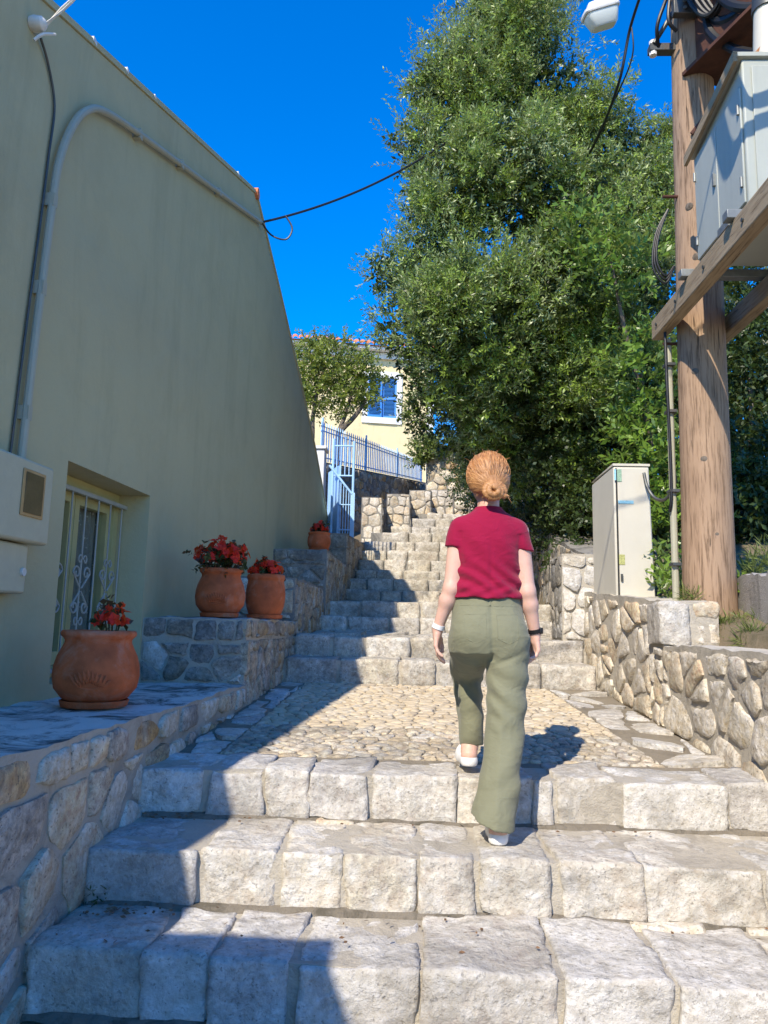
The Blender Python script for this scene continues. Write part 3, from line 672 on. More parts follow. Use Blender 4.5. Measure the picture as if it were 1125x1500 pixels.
roof = mk('roof', rf.v, rf.f, M['plaster'], house, False)
rt_ = MB(); rt_.tube([HP(7.5, 6.14, .03), HP(7.5, 6.14, -.5)], .06, 10); rt_.build('ridge_tile', M['rooftile'], roof, True)
chips = MB()
for i in range(4):
    s = RNG.choice([3.9, 4.3, 5.0, 5.9, 6.6])+RNG.uniform(-.3, .3); w = RNG.uniform(.01, .05); chips.box((xh(s)-.02, s, top(s)+.03), (xh(s)+.016, s+w, top(s)+.052+RNG.uniform(0, .012)))
tag(chips.build('mortar_crumbs', M['plaster_white'], roof), kind='stuff')
# window
win = thing('window', None, None, HP((WY0+WY1)/2, WZ0, -WD)); win.parent = house; win.location = Vector(HP((WY0+WY1)/2, WZ0, -WD)) - Vector(house.location)
def hbox(mb, s0, s1, z0, z1, o0, o1):
    mb.add([HP(s0,z0,o0),HP(s1,z0,o0),HP(s1,z0,o1),HP(s0,z0,o1),HP(s0,z1,o0),HP(s1,z1,o0),HP(s1,z1,o1),HP(s0,z1,o1)], [(0,1,2,3),(7,6,5,4),(4,5,1,0),(5,6,2,1),(6,7,3,2),(7,4,0,3)]); return mb
fr = MB(); g = .07
hbox(fr, WY0+.003, WY0+g, WZ0+.003, WZ1-.003, -WD-.03, -WD+.05); hbox(fr, WY1-g, WY1-.003, WZ0+.003, WZ1-.003, -WD-.03, -WD+.05)
hbox(fr, WY0+g, WY1-g, WZ1-g-.02, WZ1-.003, -WD-.03, -WD+.05); hbox(fr, WY0+g, WY1-g, WZ0+.003, WZ0+g, -WD-.03, -WD+.05)
fr.build('frame', M['cream'], win)
midy = (WY0+WY1)/2
for (a, b) in ((WY0+g+.004, midy-.004), (midy+.004, WY1-g-.004)):
    s_ = MB(); e = .06; z0, z1 = WZ0+g+.004, WZ1-g-.024
    hbox(s_, a, a+e, z0, z1, -WD-.03, -WD+.03); hbox(s_, b-e, b, z0, z1, -WD-.03, -WD+.03); hbox(s_, a+e, b-e, z1-e, z1, -WD-.03, -WD+.03); hbox(s_, a+e, b-e, z0, z0+e*1.3, -WD-.03, -WD+.03)
    s_.build('sash', M['cream'], win)
    pn = MB(); pn.add([HP(a+e, z0+e, -WD-.0), HP(b-e, z0+e, -WD-.0), HP(b-e, z1-e, -WD-.0), HP(a+e, z1-e, -WD-.0)], [(0,1,2,3)])
    t = NT('clear_pane'); t.done((.9,.95,.93), .03, None, Transmission_Weight=1.0, IOR=1.01, Specular_IOR_Level=.6); pn.build('pane', t.m, win)
    cu = MB(); nn = 40
    vv = [HP(a+(b-a)*i/nn, z, -WD-.06+.015*sin(i*1.15)) for z in (z0, z1) for i in range(nn+1)]
    cu.add(vv, [(i, i+1, nn+2+i, nn+1+i) for i in range(nn)]); cu.build('curtain', M['lace'], win, True)
bk = MB(); hbox(bk, WY0-.3, WY1+.3, WZ0-.2, WZ1+.2, -WD-.5, -WD-.12); bk.build('room_shade_box', M['black'], win)  # black box added as the darkness of the room behind the curtain
# iron grille
gr = thing('window_grille', 'white wrought iron window grille with scroll ornaments in the sage wall', 'window grille', HP(midy, WZ0, -.17))
GO = -.17
gb = MB(); hbox(gb, WY0+.0, WY1-.0, 2.315, 2.34, GO-.012, GO+.012); gb.build('rail', M['white_iron'], gr)
gb = MB(); hbox(gb, WY0+.0, WY1-.0, 1.225, 1.25, GO-.012, GO+.012); gb.build('rail', M['white_iron'], gr)
bars = [WY0+.06+i*(WY1-WY0-.12)/6 for i in range(7)]
for s in bars:
    b_ = MB(); b_.tube([HP(s, 1.20, GO), HP(s, 2.335, GO)], .006, 8); b_.build('bar', M['white_iron'], gr, True)
def spiral(cs, cz, sgn, vs, turn=1.5, R=.075):
    return [(cs+sgn*(R*(1-.8*t))*cos(2*pi*turn*t)*1.0, cz+vs*(R*(1-.8*t))*sin(2*pi*turn*t)) for t in np.linspace(0, 1, 22)]
for s in (bars[1], bars[3], bars[5]):
    sc_ = MB()
    for sgn in (-1, 1):
        for vs in (-1, 1):
            P2 = [(s+sgn*.01, 1.72+vs*.01), (s+sgn*.05, 1.72+vs*.05)]+[(s+sgn*(.062+.045*(1-.75*t)*cos(2.2*pi*t)), 1.72+vs*(.105+.045*(1-.75*t)*sin(2.2*pi*t))) for t in np.linspace(0, 1, 18)]
            sc_.tube([HP(a, z, GO+.008) for a, z in P2], .006, 6)
            P3 = [(s+sgn*.006, 1.72+vs*.19)]+[(s+sgn*(.032-.026*cos(2.0*pi*t)*(1-.5*t)), 1.72+vs*(.19+.03*sin(2.0*pi*t)*(1-.5*t))) for t in np.linspace(0, 1, 14)]
            sc_.tube([HP(a, z, GO+.008) for a, z in P3], .005, 6)
    sc_.build('scroll', M['white_iron'], gr, True)
# hidden neighbour whose corner throws the stepped shadow on the lower steps
nb_ = thing('neighbour_house', 'plastered house standing next to the sage house below the stairs', 'house', (-4, -4, 0))
n_ = MB(); n_.box((-7.5, -9, -.2), (-1.62, -.36, 3.5)); n_.build('wall', M['plaster'], nb_)
n_ = MB(); n_.box((-7.6, -9.1, 3.503), (-1.6, -.34, 3.55)); n_.build('roof', M['rooftile'], nb_)

# ---- yellow house up the hill
YM = Matrix.Translation((.75, 26.3, 0)) @ Matrix.Rotation(radians(11), 4, 'Z')
yh = thing('yellow_house', 'yellow plastered house with white trim and red tile eaves behind the small tree', 'house', (.75, 26.3, 4.5))
def ybox(mb, a, b): return mb.box(a, b, YM)
yw = MB(); ox0, ox1, oz0, oz1 = -2.37, -1.33, 8.82, 10.30
ybox(yw, (-9, 0, 4.3), (ox0, .4, 11.2)); ybox(yw, (ox1, 0, 4.3), (0, .4, 11.2)); ybox(yw, (ox0, 0, 4.3), (ox1, .4, oz0)); ybox(yw, (ox0, 0, oz1), (ox1, .4, 11.2)); ybox(yw, (-9, .41, 4.3), (0, 7, 11.2))
yw.build('wall', M['plaster_yellow'], yh)
q_ = MB(); ybox(q_, (-.22, -.03, 4.3), (.03, .3, 11.0)); q_.build('corner_trim', M['plaster_white'], yh)
co = MB(); ybox(co, (-9.1, -.12, 10.98), (.12, -.002, 11.19)); ybox(co, (-9.3, -.42, 11.21), (.3, 7.2, 11.30)); co.build('cornice', M['plaster_white'], yh)
yr = MB()
v_ = [(-9.3,-.5,11.32),(.35,-.5,11.32),(.35,3.45,12.7),(-9.3,3.45,12.7),(.35,7.4,11.32),(-9.3,7.4,11.32)]
yr.add([tuple(YM @ Vector(p)) for p in v_], [(0,1,2,3),(3,2,4,5),(0,3,5),(1,4,2),(0,5,4,1)])
yro = yr.build('roof', M['rooftile'], yh)
tp = None; cr = 20
for i in range(43):
    x = -9.25+i*.22+.05
    m_ = MB(); v_ = []; f_ = []
    for j, (yy, zz) in enumerate(((-.56, 11.32), (.0, 11.60))):
        for k in range(7):
            a = pi*k/6; v_.append(tuple(YM @ Vector((x+.098*cos(a), yy, zz+.085*sin(a)))))
        for k in range(7):
            a = pi*(6-k)/6; v_.append(tuple(YM @ Vector((x+.078*cos(a), yy, zz+.065*sin(a)))))
    for k in range(14): f_.append((k, (k+1) % 14, 14+(k+1) % 14, 14+k))
    f_ += [tuple(range(14))[::-1], tuple(range(14, 28))]
    m_.add(v_, f_); m_.build('tile', M['rooftile'], yro, True)
yv = thing('window', None, None, YM @ Vector((-1.85, 0, 8.6))); yv.location = Vector(yv.location)-Vector(yh.location); yv.parent = yh
s_ = MB()
for a, b in (((-2.57, -.05, 8.60), (ox0, .1, 10.52)), ((ox1, -.05, 8.60), (-1.13, .1, 10.52)), ((ox0, -.05, oz1), (ox1, .1, 10.52)), ((ox0, -.07, 8.60), (ox1, .1, oz0))): ybox(s_, a, b)
s_.build('surround', M['plaster_white'], yv)
p_ = MB(); ybox(p_, (ox0, .2, oz0), (ox1, .25, oz1)); p_.build('pane', M['glass'], yv)
for side, ang in ((-1, 4), (1, -16)):
    hx_ = ox0 if side < 0 else ox1
    LM = YM @ Matrix.Translation((hx_, -.03, 0)) @ Matrix.Rotation(radians(-side*0 + ang*1.0), 4, 'Z')
    w_ = .515; sh = MB(); X = lambda a: (a if side < 0 else -a)
    def sb(a0, a1, z0, z1, y0=-.02, y1=.02):
        x0, x1 = sorted((X(a0), X(a1))); sh.box((x0, y0, z0), (x1, y1, z1), LM)
    sb(0, .06, oz0+.01, oz1-.01); sb(w_-.06, w_, oz0+.01, oz1-.01); sb(.06, w_-.06, oz1-.08, oz1-.01); sb(.06, w_-.06, oz0+.01, oz0+.09); sb(.06, w_-.06, 9.52, 9.59)
    sho = sh.build('shutter', M['blue_dark'], yv)
    sl = MB()
    for i in range(28):
        z = oz0+.11+i*.048
        x0, x1 = sorted((X(.06), X(w_-.06))); sl.box((x0, -.018, z), (x1, .012, z+.012), LM @ Matrix.Translation((0, 0, z)) @ Matrix.Rotation(radians(32), 4, 'X') @ Matrix.Translation((0, 0, -z)))
    tag(sl.build('louvres', M['blue_dark'], sho), kind='stuff')
for (x, z) in ((-2.72, 9.1), (-2.95, 9.3), (-.95, 9.0)):
    hk = MB(); hk.tube([YM @ Vector((x, -.02, z)), YM @ Vector((x+.06, -.1, z-.16))], .015, 6); hk.build('shutter_hook', M['steel'], yh)
# ================================================================ VEGETATION
ol = thing('olive_tree', 'tall dense olive tree with silvery leaves towering over the stairs', 'tree', (2.3, 10.4, 2.7))
tr = MB(); tr.tube(*limb([(2.3, 10.4, 2.4), (2.2, 10.3, 3.3), (2.1, 10.0, 4.4), (1.8, 9.7, 6.0), (1.5, 9.6, 8.0), (1.3, 9.6, 10.2)], .26, .05, seed=1), 12); tr.build('trunk', M['bark'], ol, True)
for k, P in enumerate(([(2.2, 10.2, 3.6), (2.8, 9.6, 4.9), (3.2, 9.6, 6.6), (3.3, 9.7, 8.2)], [(2.1, 10.0, 4.2), (1.2, 9.4, 5.4), (.5, 9.0, 6.6), (.2, 9.1, 8.2)], [(2.0, 9.9, 4.8), (.9, 9.3, 5.0), (-.1, 9.2, 5.5)], [(2.2, 10.1, 3.9), (2.6, 8.9, 4.9), (2.2, 8.9, 6.6)], [(1.7, 9.7, 6.4), (2.4, 9.6, 7.6), (2.6, 9.6, 8.6)])):
    l_ = MB(); l_.tube(*limb(P, .11, .025, seed=k+3), 8); l_.build('limb', M['bark'], ol, True)
OC = [(1.29,9.60,11.10,0.94),(1.16,9.40,9.61,0.81),(0.72,9.20,8.72,0.69),(1.71,9.60,8.92,0.86),(0.17,9.00,8.66,0.36),(0.09,9.20,7.86,0.46),(2.50,9.60,8.25,0.68),(3.30,9.80,8.15,0.55),(0.49,8.80,6.89,0.69),(1.23,8.90,7.23,0.87),(2.11,9.00,6.82,0.87),(3.12,9.60,7.18,0.70),(0.29,8.90,5.93,0.51),(-0.28,9.20,6.07,0.34),(-0.13,9.20,5.33,0.42),(0.69,8.60,5.35,0.82),(1.63,8.80,5.62,0.92),(2.66,9.20,5.81,0.83),(0.30,9.00,4.71,0.55),(1.09,9.20,4.61,0.78),(0.15,9.60,4.36,0.31),(2.08,9.40,4.69,0.88),(2.86,9.40,4.70,0.70),(0.80,9.80,4.14,0.46),(1.65,10.00,4.02,0.74),(2.51,9.80,3.89,0.72),(3.85,10.20,7.32,0.69)]
rt9 = random.Random(77); SUB = []
for (a, b, c, r) in OC:
    for k in range(int(9+9*r)):
        d = Vector((rt9.gauss(0, 1), rt9.gauss(0, 1)-.25, rt9.gauss(0, 1))).normalized(); q = r*rt9.uniform(.55, .92); s = r*rt9.uniform(.24, .42)
        SUB.append((a+d.x*q, b+d.y*q, c+d.z*q, s))
leaf_mass('crown', SUB, 21000, 12, .068, .021, M['olive'], ol, 2, .35, .16, .40, .8, 0, .14)
leaf_mass('inner_foliage', [(a, b+.15, c, r*.78) for a, b, c, r in OC], 7000, 10, .085, .042, M['hedge'], ol, 3, .1, .16, .4, .9)  # dark leaf colour paints the unlit inside of the crown
# upright silvery shoots along the outline
SH = [(c[0], c[1]-.05, c[2], c[3]*1.02) for c in OC if c[2] > 5 and (c[0] < .8 or c[2] > 8.3)]
leaf_mass('shoots', SH, 1500, 16, .062, .018, M['olive'], ol, 5, .8, .30, .15, .7, 0, .12)
iv = thing('ivy_thicket', 'dark ivy and shrub thicket filling the shade beneath the olive tree', 'shrub', (1.9, 11.2, 3.0))
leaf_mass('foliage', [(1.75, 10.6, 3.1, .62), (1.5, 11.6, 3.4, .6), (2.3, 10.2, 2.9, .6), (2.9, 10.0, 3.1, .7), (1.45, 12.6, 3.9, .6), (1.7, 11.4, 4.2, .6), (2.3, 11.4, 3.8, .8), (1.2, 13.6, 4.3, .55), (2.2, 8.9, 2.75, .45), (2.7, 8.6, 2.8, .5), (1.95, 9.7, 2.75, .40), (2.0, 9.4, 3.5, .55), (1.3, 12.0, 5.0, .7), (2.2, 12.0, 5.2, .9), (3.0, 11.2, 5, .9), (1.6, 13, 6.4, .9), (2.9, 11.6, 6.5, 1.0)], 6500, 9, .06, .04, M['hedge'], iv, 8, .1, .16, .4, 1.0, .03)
st = MB(); st.tube(*limb([(1.95, 11.2, 2.6), (1.9, 11.2, 3.3), (1.7, 11.4, 4.4)], .06, .02), 7); st.build('stem', M['bark'], iv, True)
la = thing('bright_shrub', 'bright green broad leaved shrub growing against the timber pole', 'shrub', (2.8, 8.3, 2.3))
leaf_mass('foliage', [(2.70, 8.20, 3.67, .46), (2.55, 8.1, 4.45, .40), (2.85, 8.1, 3.1, .42), (2.5, 7.9, 3.2, .3), (2.3, 8.0, 5.6, .35), (1.95, 8.0, 6.0, .3), (2.75, 7.7, 2.65, .3)], 620, 10, .10, .042, M['laurel'], la, 12, .35, .26, .35, .9, .05)
st = MB()
for P in ([(2.8, 8.4, 2.2), (2.7, 8.3, 3.4), (2.55, 8.15, 4.4)], [(2.85, 8.4, 2.2), (2.9, 8.2, 3.0)], [(2.75, 8.4, 3.6), (2.4, 8.2, 4.9), (2.2, 8.05, 5.8)]): st.tube(*limb(P, .035, .012), 6)
st.build('stem', M['bark'], la, True)
bs = thing('roadside_shrub', 'shady dark green bush on the bank right of the timber pole', 'shrub', (3.9, 8.2, 2.2))
leaf_mass('foliage', [(4.06, 9.0, 4.58, .75), (3.87, 8.6, 3.4, .75), (3.5, 8.0, 2.9, .5), (4.4, 8.4, 3.2, .7), (4.0, 8.3, 2.7, .6), (4.4, 9.4, 5.6, .8), (4.7, 9, 4.4, .7), (3.3, 9.0, 3.9, .6)], 2600, 10, .085, .04, M['hedge'], bs, 14, .2, .22, .4, .9, .03)
st = MB(); st.tube(*limb([(3.9, 8.7, 2.0), (3.95, 8.7, 3.2), (4.1, 8.9, 4.6)], .05, .02), 7); st.build('stem', M['bark'], bs, True)
ct = thing('citrus_tree', 'small round headed tree with two trunks behind the blue gate', 'tree', (-1.8, 16.5, 4.8))
for P in ([(-1.62, 16.5, 4.7), (-1.66, 16.5, 5.6), (-1.5, 16.5, 6.3), (-1.3, 16.5, 7.0)], [(-2.2, 16.5, 4.7), (-2.25, 16.5, 5.7), (-2.2, 16.5, 6.5), (-2.0, 16.5, 7.4)], [(-1.64, 16.5, 5.8), (-1.2, 16.4, 6.3), (-1.0, 16.4, 6.6)]):
    t_ = MB(); t_.tube(*limb(P, .075, .025), 8); t_.build('trunk', M['bark'], ct, True)
leaf_mass('crown', [(-2.42,16.5,7.48,.40),(-1.85,16.5,7.45,.46),(-1.2,16.5,7.30,.36),(-2.24,16.5,6.75,.46),(-1.54,16.5,6.72,.5),(-1.02,16.4,6.62,.27),(-1.97,16.5,7.95,.18),(-2.7,16.5,6.9,.4),(-1.25,16.5,7.75,.14),(-1.55,16.4,7.95,.14),(-2.35,16.5,8.02,.15),(-.85,16.4,7.1,.20)], 1150, 9, .095, .046, M['citrus'], ct, 20, .4, .22, .42, .9, 0, .25)
cp = thing('creeper', 'light green creeper hanging over the broken wall end past the fence', 'creeper', (.5, 20.1, 5.9))
leaf_mass('foliage', [(.42, 20.0, 6.35, .34), (.75, 20.0, 6.5, .3), (.25, 20.1, 6.1, .26), (1.7, 19.7, 5.8, .35), (1.95, 19.4, 5.3, .3), (1.5, 19.8, 6.4, .35)], 420, 9, .11, .06, M['weed'], cp, 22, .5, .22, .4)
bh = thing('background_trees', 'dark leafy tree mass beyond the top of the stairs', 'tree', (3, 18, 4.4))
tk = MB(); tk.tube(*limb([(3, 18, 4.2), (2.9, 18, 6), (3, 18, 8)], .2, .05), 8); tk.build('trunk', M['bark'], bh, True)
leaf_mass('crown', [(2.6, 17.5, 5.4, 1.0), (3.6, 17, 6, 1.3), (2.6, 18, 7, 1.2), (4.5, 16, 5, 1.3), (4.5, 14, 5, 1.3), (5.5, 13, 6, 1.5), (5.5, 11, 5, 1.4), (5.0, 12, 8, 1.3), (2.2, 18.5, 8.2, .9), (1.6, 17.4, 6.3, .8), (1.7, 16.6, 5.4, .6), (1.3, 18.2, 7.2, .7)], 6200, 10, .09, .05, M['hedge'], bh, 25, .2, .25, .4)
# weeds and tufts
def weed(name, label, c, r, n, L, W, mat, seed, cat='weed', up=.8, group=None):
    o = thing(name, label, cat, c, group); leaf_mass('leaves', [(c[0], c[1], c[2]+r*.7, r)], n, 7, L, W, M[mat], o, seed, up, r*.8, .5, .8, 0); return o
weed('leafy_weed', 'leafy green weed sprouting between the pedestal cabinet and the pole', (1.94, 5.62, 1.74), .12, 40, .07, .026, 'laurel', 31)
weed('leafy_weed', 'tall leafy weed at the back edge of the wall beside the pole conduit', (2.02, 6.0, 1.86), .16, 40, .08, .03, 'laurel', 32)
weed('leafy_weed', 'ivy sprig creeping up between the pole and the concrete stub', (2.24, 5.45, 1.72), .14, 60, .06, .03, 'laurel', 33)
weed('grass_tuft', 'dry grass tuft at the foot of the timber pole', (2.12, 5.0, 1.50), .07, 40, .11, .006, 'weed', 34, 'grass tuft', 1.6)
weed('grass_tuft', 'small dark weed in the corner where the low wall meets the steps', (-1.13, 2.97, .50), .035, 30, .03, .007, 'hedge', 35, 'grass tuft', 1.0)
weed('grass_tuft', 'dry brown grass on top of the concrete stub', (2.45, 5.2, 1.90), .12, 80, .10, .006, 'weed', 36, 'grass tuft', 1.2)
for k, (x, y, z) in enumerate(((2.02, 4.97, 1.50), (2.3, 4.95, 1.55), (2.05, 4.6, 1.44), (1.93, 5.18, 1.70))):
    weed('grass_tuft', ['dry grass sprouting at the back of the low wall top', 'straw coloured grass between the pole foot and the concrete stub', 'short green grass behind the flat wall top', 'thin grass blades at the end of the wall by the pole'][k], (x, y, z), .06, 45, .10, .006, 'weed', 60+k, 'grass tuft', 1.6)
ag = thing('spiky_plant', 'bright green spiky leaved plant on the bank right of the pole', 'plant', (2.76, 6.2, 1.95))
am = MB()
for k in range(16):
    a = k*2.4; e = .35+.5*((k*7) % 5)/5; L = .26+.08*((k*3) % 4)/4
    d = Vector((cos(a)*cos(e+.35), sin(a)*cos(e+.35), sin(e+.35))); w = Vector((-sin(a), cos(a), 0))*.017; b = Vector((2.76, 6.2, 1.98)); m_ = b+d*L*.55
    am.add([b+w, b-w, m_-w, m_+w, b+d*L-Vector((0, 0, .03))], [(0,1,2,3), (3,2,4)])
o = am.build('leaves', M['weed'], ag); at = o.data.attributes.new('tone', 'FLOAT', 'POINT'); at.data.foreach_set('value', [.8]*len(o.data.vertices)); o['kind'] = 'stuff'
# leaf litter and crumbs on the steps
lit = MB(); r9 = random.Random(3)
for i in range(150):
    k = r9.choice([0, 0, 0, 1, 1, 2, 3]); y, z = [(r9.uniform(2.80, 2.93), .502), (r9.uniform(3.32, 3.43), .704), (r9.uniform(3.9, 6.4), None), (r9.uniform(2.55, 2.9), .506)][k]
    x = r9.uniform(-1.15, 1.55) if k > 1 or r9.random() < .35 else -1.15+abs(r9.gauss(0, .18))
    if z is None: z = .92+.0575*(y-3.8)
    s = r9.uniform(.006, .016); a = r9.uniform(0, 6.3); dx, dy = cos(a)*s, sin(a)*s
    lit.add([(x-dx, y-dy, z+.006), (x+dy*.4, y-dx*.4, z+.010), (x+dx, y+dy, z+.007), (x-dy*.4, y+dx*.4, z+.004)], [(0,1,2,3)])
tag(lit.build('leaf_litter', plain('dry_leaf', (.16,.09,.045), .8, var=.4, scale=40)), 'scattered dry leaves and crumbs lying on the steps', 'leaf litter', kind='stuff')
# ================================================================ OBJECTS
# ---- terracotta pots
def pot(label, c, R, H, prof, relief=True, saucer=1.0, face=-.6):
    o = thing('terracotta_pot', label, 'pot', c)
    b = MB(); b.lathe([(r*R, z*H+.022) for r, z in prof], c, 48, .004); b.build('body', M['terracotta'], o, True, 60)
    s = MB(); s.lathe([(.68*R*saucer, 0), (.76*R*saucer, .004), (.80*R*saucer, .032), (.77*R*saucer, .034), (.74*R*saucer, .012), (.1*R, .010)], c, 40); s.build('saucer', M['terracotta'], o, True, 60)
    so = MB(); so.lathe([(.0*R+.001, H*.93), (.78*R*(prof[-3][0]), H*.935)], c, 24); so.build('soil', M['earth'], o, True)
    if relief:
        # pressed sprig: stem and leaves that stand a few millimetres proud of the belly
        zs = [p[1]*H+.022 for p in prof[:9]]; rs = [p[0]*R for p in prof[:9]]
        def S(a, z, out): r = lerp(z, zs, rs)+out; return Vector((c[0]+r*cos(a), c[1]+r*sin(a), c[2]+z))
        a0 = -pi/2+face; m = MB()
        for k in range(9):
            da = (k-4)*.11; zz = H*(.30+.018*(4-abs(k-4)))
            for sg in (1, -1):
                b0 = (a0+da*.6, zz); b1 = (a0+da*.6+sg*.06+da*.35, zz+H*(.10 if sg > 0 else .17))
                P = []
                for t in np.linspace(0, 1, 6): P.append(S(b0[0]+(b1[0]-b0[0])*t, b0[1]+(b1[1]-b0[1])*t, .0005))
                m.tube(P, [.003, .009, .012, .011, .007, .002], 6)
        m.tube([S(a0-.38+.76*t, H*(.33-.05*cos(pi*(t-.5))), .0005) for t in np.linspace(0, 1, 12)], .0045, 6)
        m.build('relief', M['terracotta'], o, True)
    return o
ROUND = [(.56,0),(.76,.06),(.95,.20),(1.0,.36),(.985,.50),(.92,.64),(.83,.75),(.775,.82),(.77,.86),(.80,.89),(.86,.92),(.875,.955),(.86,.985),(.82,1.0),(.775,.985),(.73,.93),(.70,.85)]
BARREL = [(.74,0),(.82,.05),(.93,.20),(.99,.36),(1.0,.5),(.985,.62),(.95,.74),(.915,.82),(.91,.86),(.935,.875),(.955,.90),(.96,.95),(.945,.985),(.91,1.0),(.87,.985),(.85,.93),(.82,.85)]
def begonia(label, c, R, dens, seed, H=.12, tall=0):
    o = thing('begonia_plant', label, 'plant', c)
    cl = [(c[0]+R*.45*cos(a), c[1]+R*.45*sin(a), c[2]+H*.45, R*.5) for a in np.linspace(0, 6.28, 6)[:-1]]+[(c[0], c[1], c[2]+H*.7, R*.5)]
    leaf_mass('leaves', cl, int(34*dens), 5, .042, .036, M['begonia_leaf'], o, seed, .2, .05, .5, 1.0)
    r = np.random.default_rng(seed); V = []; F = []; n = int(50*dens)
    m = MB(); k = 0
    for i in range(n):
        q = cl[r.integers(len(cl))]; d = r.normal(size=3); d[2] = abs(d[2])*.8; d /= np.linalg.norm(d)
        ctr = Vector(q[:3])+Vector(d)*q[3]*r.uniform(1.0, 1.4); nn = (Vector(d)+Vector(r.normal(size=3))*.35).normalized(); a = nn.orthogonal().normalized(); b = nn.cross(a)
        for j in range(5):
            an = 2*pi*j/5+r.random(); s = r.uniform(.021, .031); e = a*cos(an)+b*sin(an); w = a*-sin(an)+b*cos(an)
            m.add([ctr, ctr+e*s*.7+w*s*.55+nn*.006, ctr+e*s*1.3+nn*.002, ctr+e*s*.7-w*s*.55+nn*.006], [(0,1,2,3)])
        m.add([ctr+nn*.002+a*.008, ctr+nn*.008, ctr+nn*.002-a*.008, ctr+nn*.012+b*.006], [(0,1,2,3)])
    f = m.build('flowers', M['petal'], o); f['kind'] = 'stuff'
    at = f.data.attributes.new('tone', 'FLOAT', 'POINT'); tv = r.random(len(f.data.vertices)//4+1); at.data.foreach_set('value', np.repeat(tv, 4)[:len(f.data.vertices)].astype(np.float32))
    st = MB()
    for i in range(int(10*dens)+3):
        q = cl[i % len(cl)]; st.tube([(c[0]+(q[0]-c[0])*.4, c[1]+(q[1]-c[1])*.4, c[2]-.05), (q[0], q[1], q[2]+.01)], .004, 5)
    st.build('stems', M['begonia_leaf'], o)
    for x in [o2 for o2 in o.children if o2.name.startswith('stems')]:
        at = x.data.attributes.new('tone', 'FLOAT', 'POINT'); at.data.foreach_set('value', [.7]*len(x.data.vertices)); x['kind'] = 'stuff'
    return o
P1 = (-1.525, 3.72, 1.122); pot('large round bellied terracotta pot with a pressed sprig, on the whitewashed ledge below the window', P1, .203, .345, ROUND, True, 1.0, .25)
begonia('sparse red begonia with few flowers in the large round pot', (P1[0]+.055, P1[1]+.02, P1[2]+.345), .085, .42, 41, .15)
P2 = (-1.385, 5.52, 1.572); pot('round bellied terracotta pot with the fullest red flowers on the rubble terrace', P2, .182, .335, ROUND, True, .98, .1)
begonia('full bushy begonia covered in red flowers in the round pot on the terrace', (P2[0], P2[1], P2[2]+.335), .20, 2.6, 42, .19)
P3 = (-1.165, 6.12, 1.572); pot('straight barrel shaped terracotta pot at the edge of the rubble terrace', P3, .160, .335, BARREL, False, 1.15)
begonia('low cushion of dark red begonia in the barrel shaped pot', (P3[0], P3[1], P3[2]+.33), .135, 1.3, 43, .11)
P4 = (-1.135, 9.35, 2.436); pot('small terracotta pot by the corner of the sage house beneath the blue gate', P4, .145, .215, BARREL, False, 1.1)
begonia('small tuft of red begonia in the pot beneath the blue gate', (P4[0], P4[1], P4[2]+.21), .11, .9, 44, .12)

# ---- conduit, meter boxes and cables on the sage wall
def HQ(s, z, o=.02): return HP(s, z, o)
cd = thing('wall_conduit', 'grey plastic conduit bending up the sage wall and along the gable', 'conduit', HQ(3.6, 2.3))
m = MB(); m.tube(curve_pts([HQ(3.555, 2.25, .035), HQ(3.575, 2.9, .035), HQ(3.61, 3.6, .035), HQ(3.64, 3.95, .035), HQ(3.74, 4.24, .035), HQ(3.88, 4.44, .035), HQ(4.08, 4.58, .035), HQ(4.6, 4.785, .035), HQ(5.94, 5.265, .035), HQ(7.66, 5.89, .035)], 8), .022, 10); m.build('pipe', M['pvc'], cd, True)
for s, z in ((3.59, 3.22), (3.615, 3.72), (4.55, 4.76), (5.3, 5.035), (6.2, 5.36), (3.565, 2.55)):
    m = MB(); m.box((-.006, -.02, -.035), (.052, .02, .035), Matrix.Translation(HQ(s, z, .002))); m.build('clip', M['pvc'], cd)
m = MB(); m.tube(curve_pts([HQ(3.50, 2.28, .012), HQ(3.53, 3.0, .012), HQ(3.565, 3.6, .012), HQ(3.58, 3.95, .012), HQ(3.59, 4.25, .012), HQ(3.5, 4.42, .012), HQ(3.40, 4.49, .02)], 8), .007, 6); m.build('cable', M['steel'], cd, True)
mb = thing('meter_box', 'cream electricity meter box with a brown inspection window on the sage wall', 'meter box', HQ(3.45, 1.92))
def hb(s0, s1, z0, z1, o0, o1, name, mat, par, bev=.008):
    q = MB(); hbox(q, s0, s1, z0, z1, o0, o1); o = q.build(name, M[mat], par); return bevel(o, bev) if bev else o
hb(3.02, 3.70, 1.90, 2.295, .002, .13, 'case', 'box_cream', mb, .014)
hb(3.42, 3.615, 2.02, 2.245, .131, .137, 'window_seal', 'rustframe', mb, .003)
hb(3.44, 3.595, 2.035, 2.23, .1375, .140, 'inspection_window', 'brown', mb, .001)
mb2 = thing('meter_box', 'plain lower junction box of cream plastic beneath the meter box', 'junction box', HQ(3.4, 1.65))
hb(3.02, 3.60, 1.655, 1.893, .002, .09, 'case', 'box_cream', mb2, .012)
m = MB(); m.lathe([(.0, 0), (.02, 0), (.02, .012), (.001, .012)], (0, 0, 0), 12); m.v = [tuple(Vector(HQ(3.56, 1.76, .09))+Vector((z, x, y))) for x, y, z in m.v]; m.build('screw_cap', M['white_cable'], mb2, True)
wb = thing('cable_bracket', 'white anchor bracket holding the pale overhead cable high on the sage wall', 'cable bracket', HQ(3.34, 4.5))
m = MB(); m.lathe([(.001, 0), (.035, 0), (.04, .02), (.035, .06), (.02, .075), (.001, .08)], (0, 0, 0), 14); m.v = [tuple(Vector(HQ(3.34, 4.52, 0))+Vector((z, x, y))) for x, y, z in m.v]; m.build('insulator', M['white_cable'], wb, True)
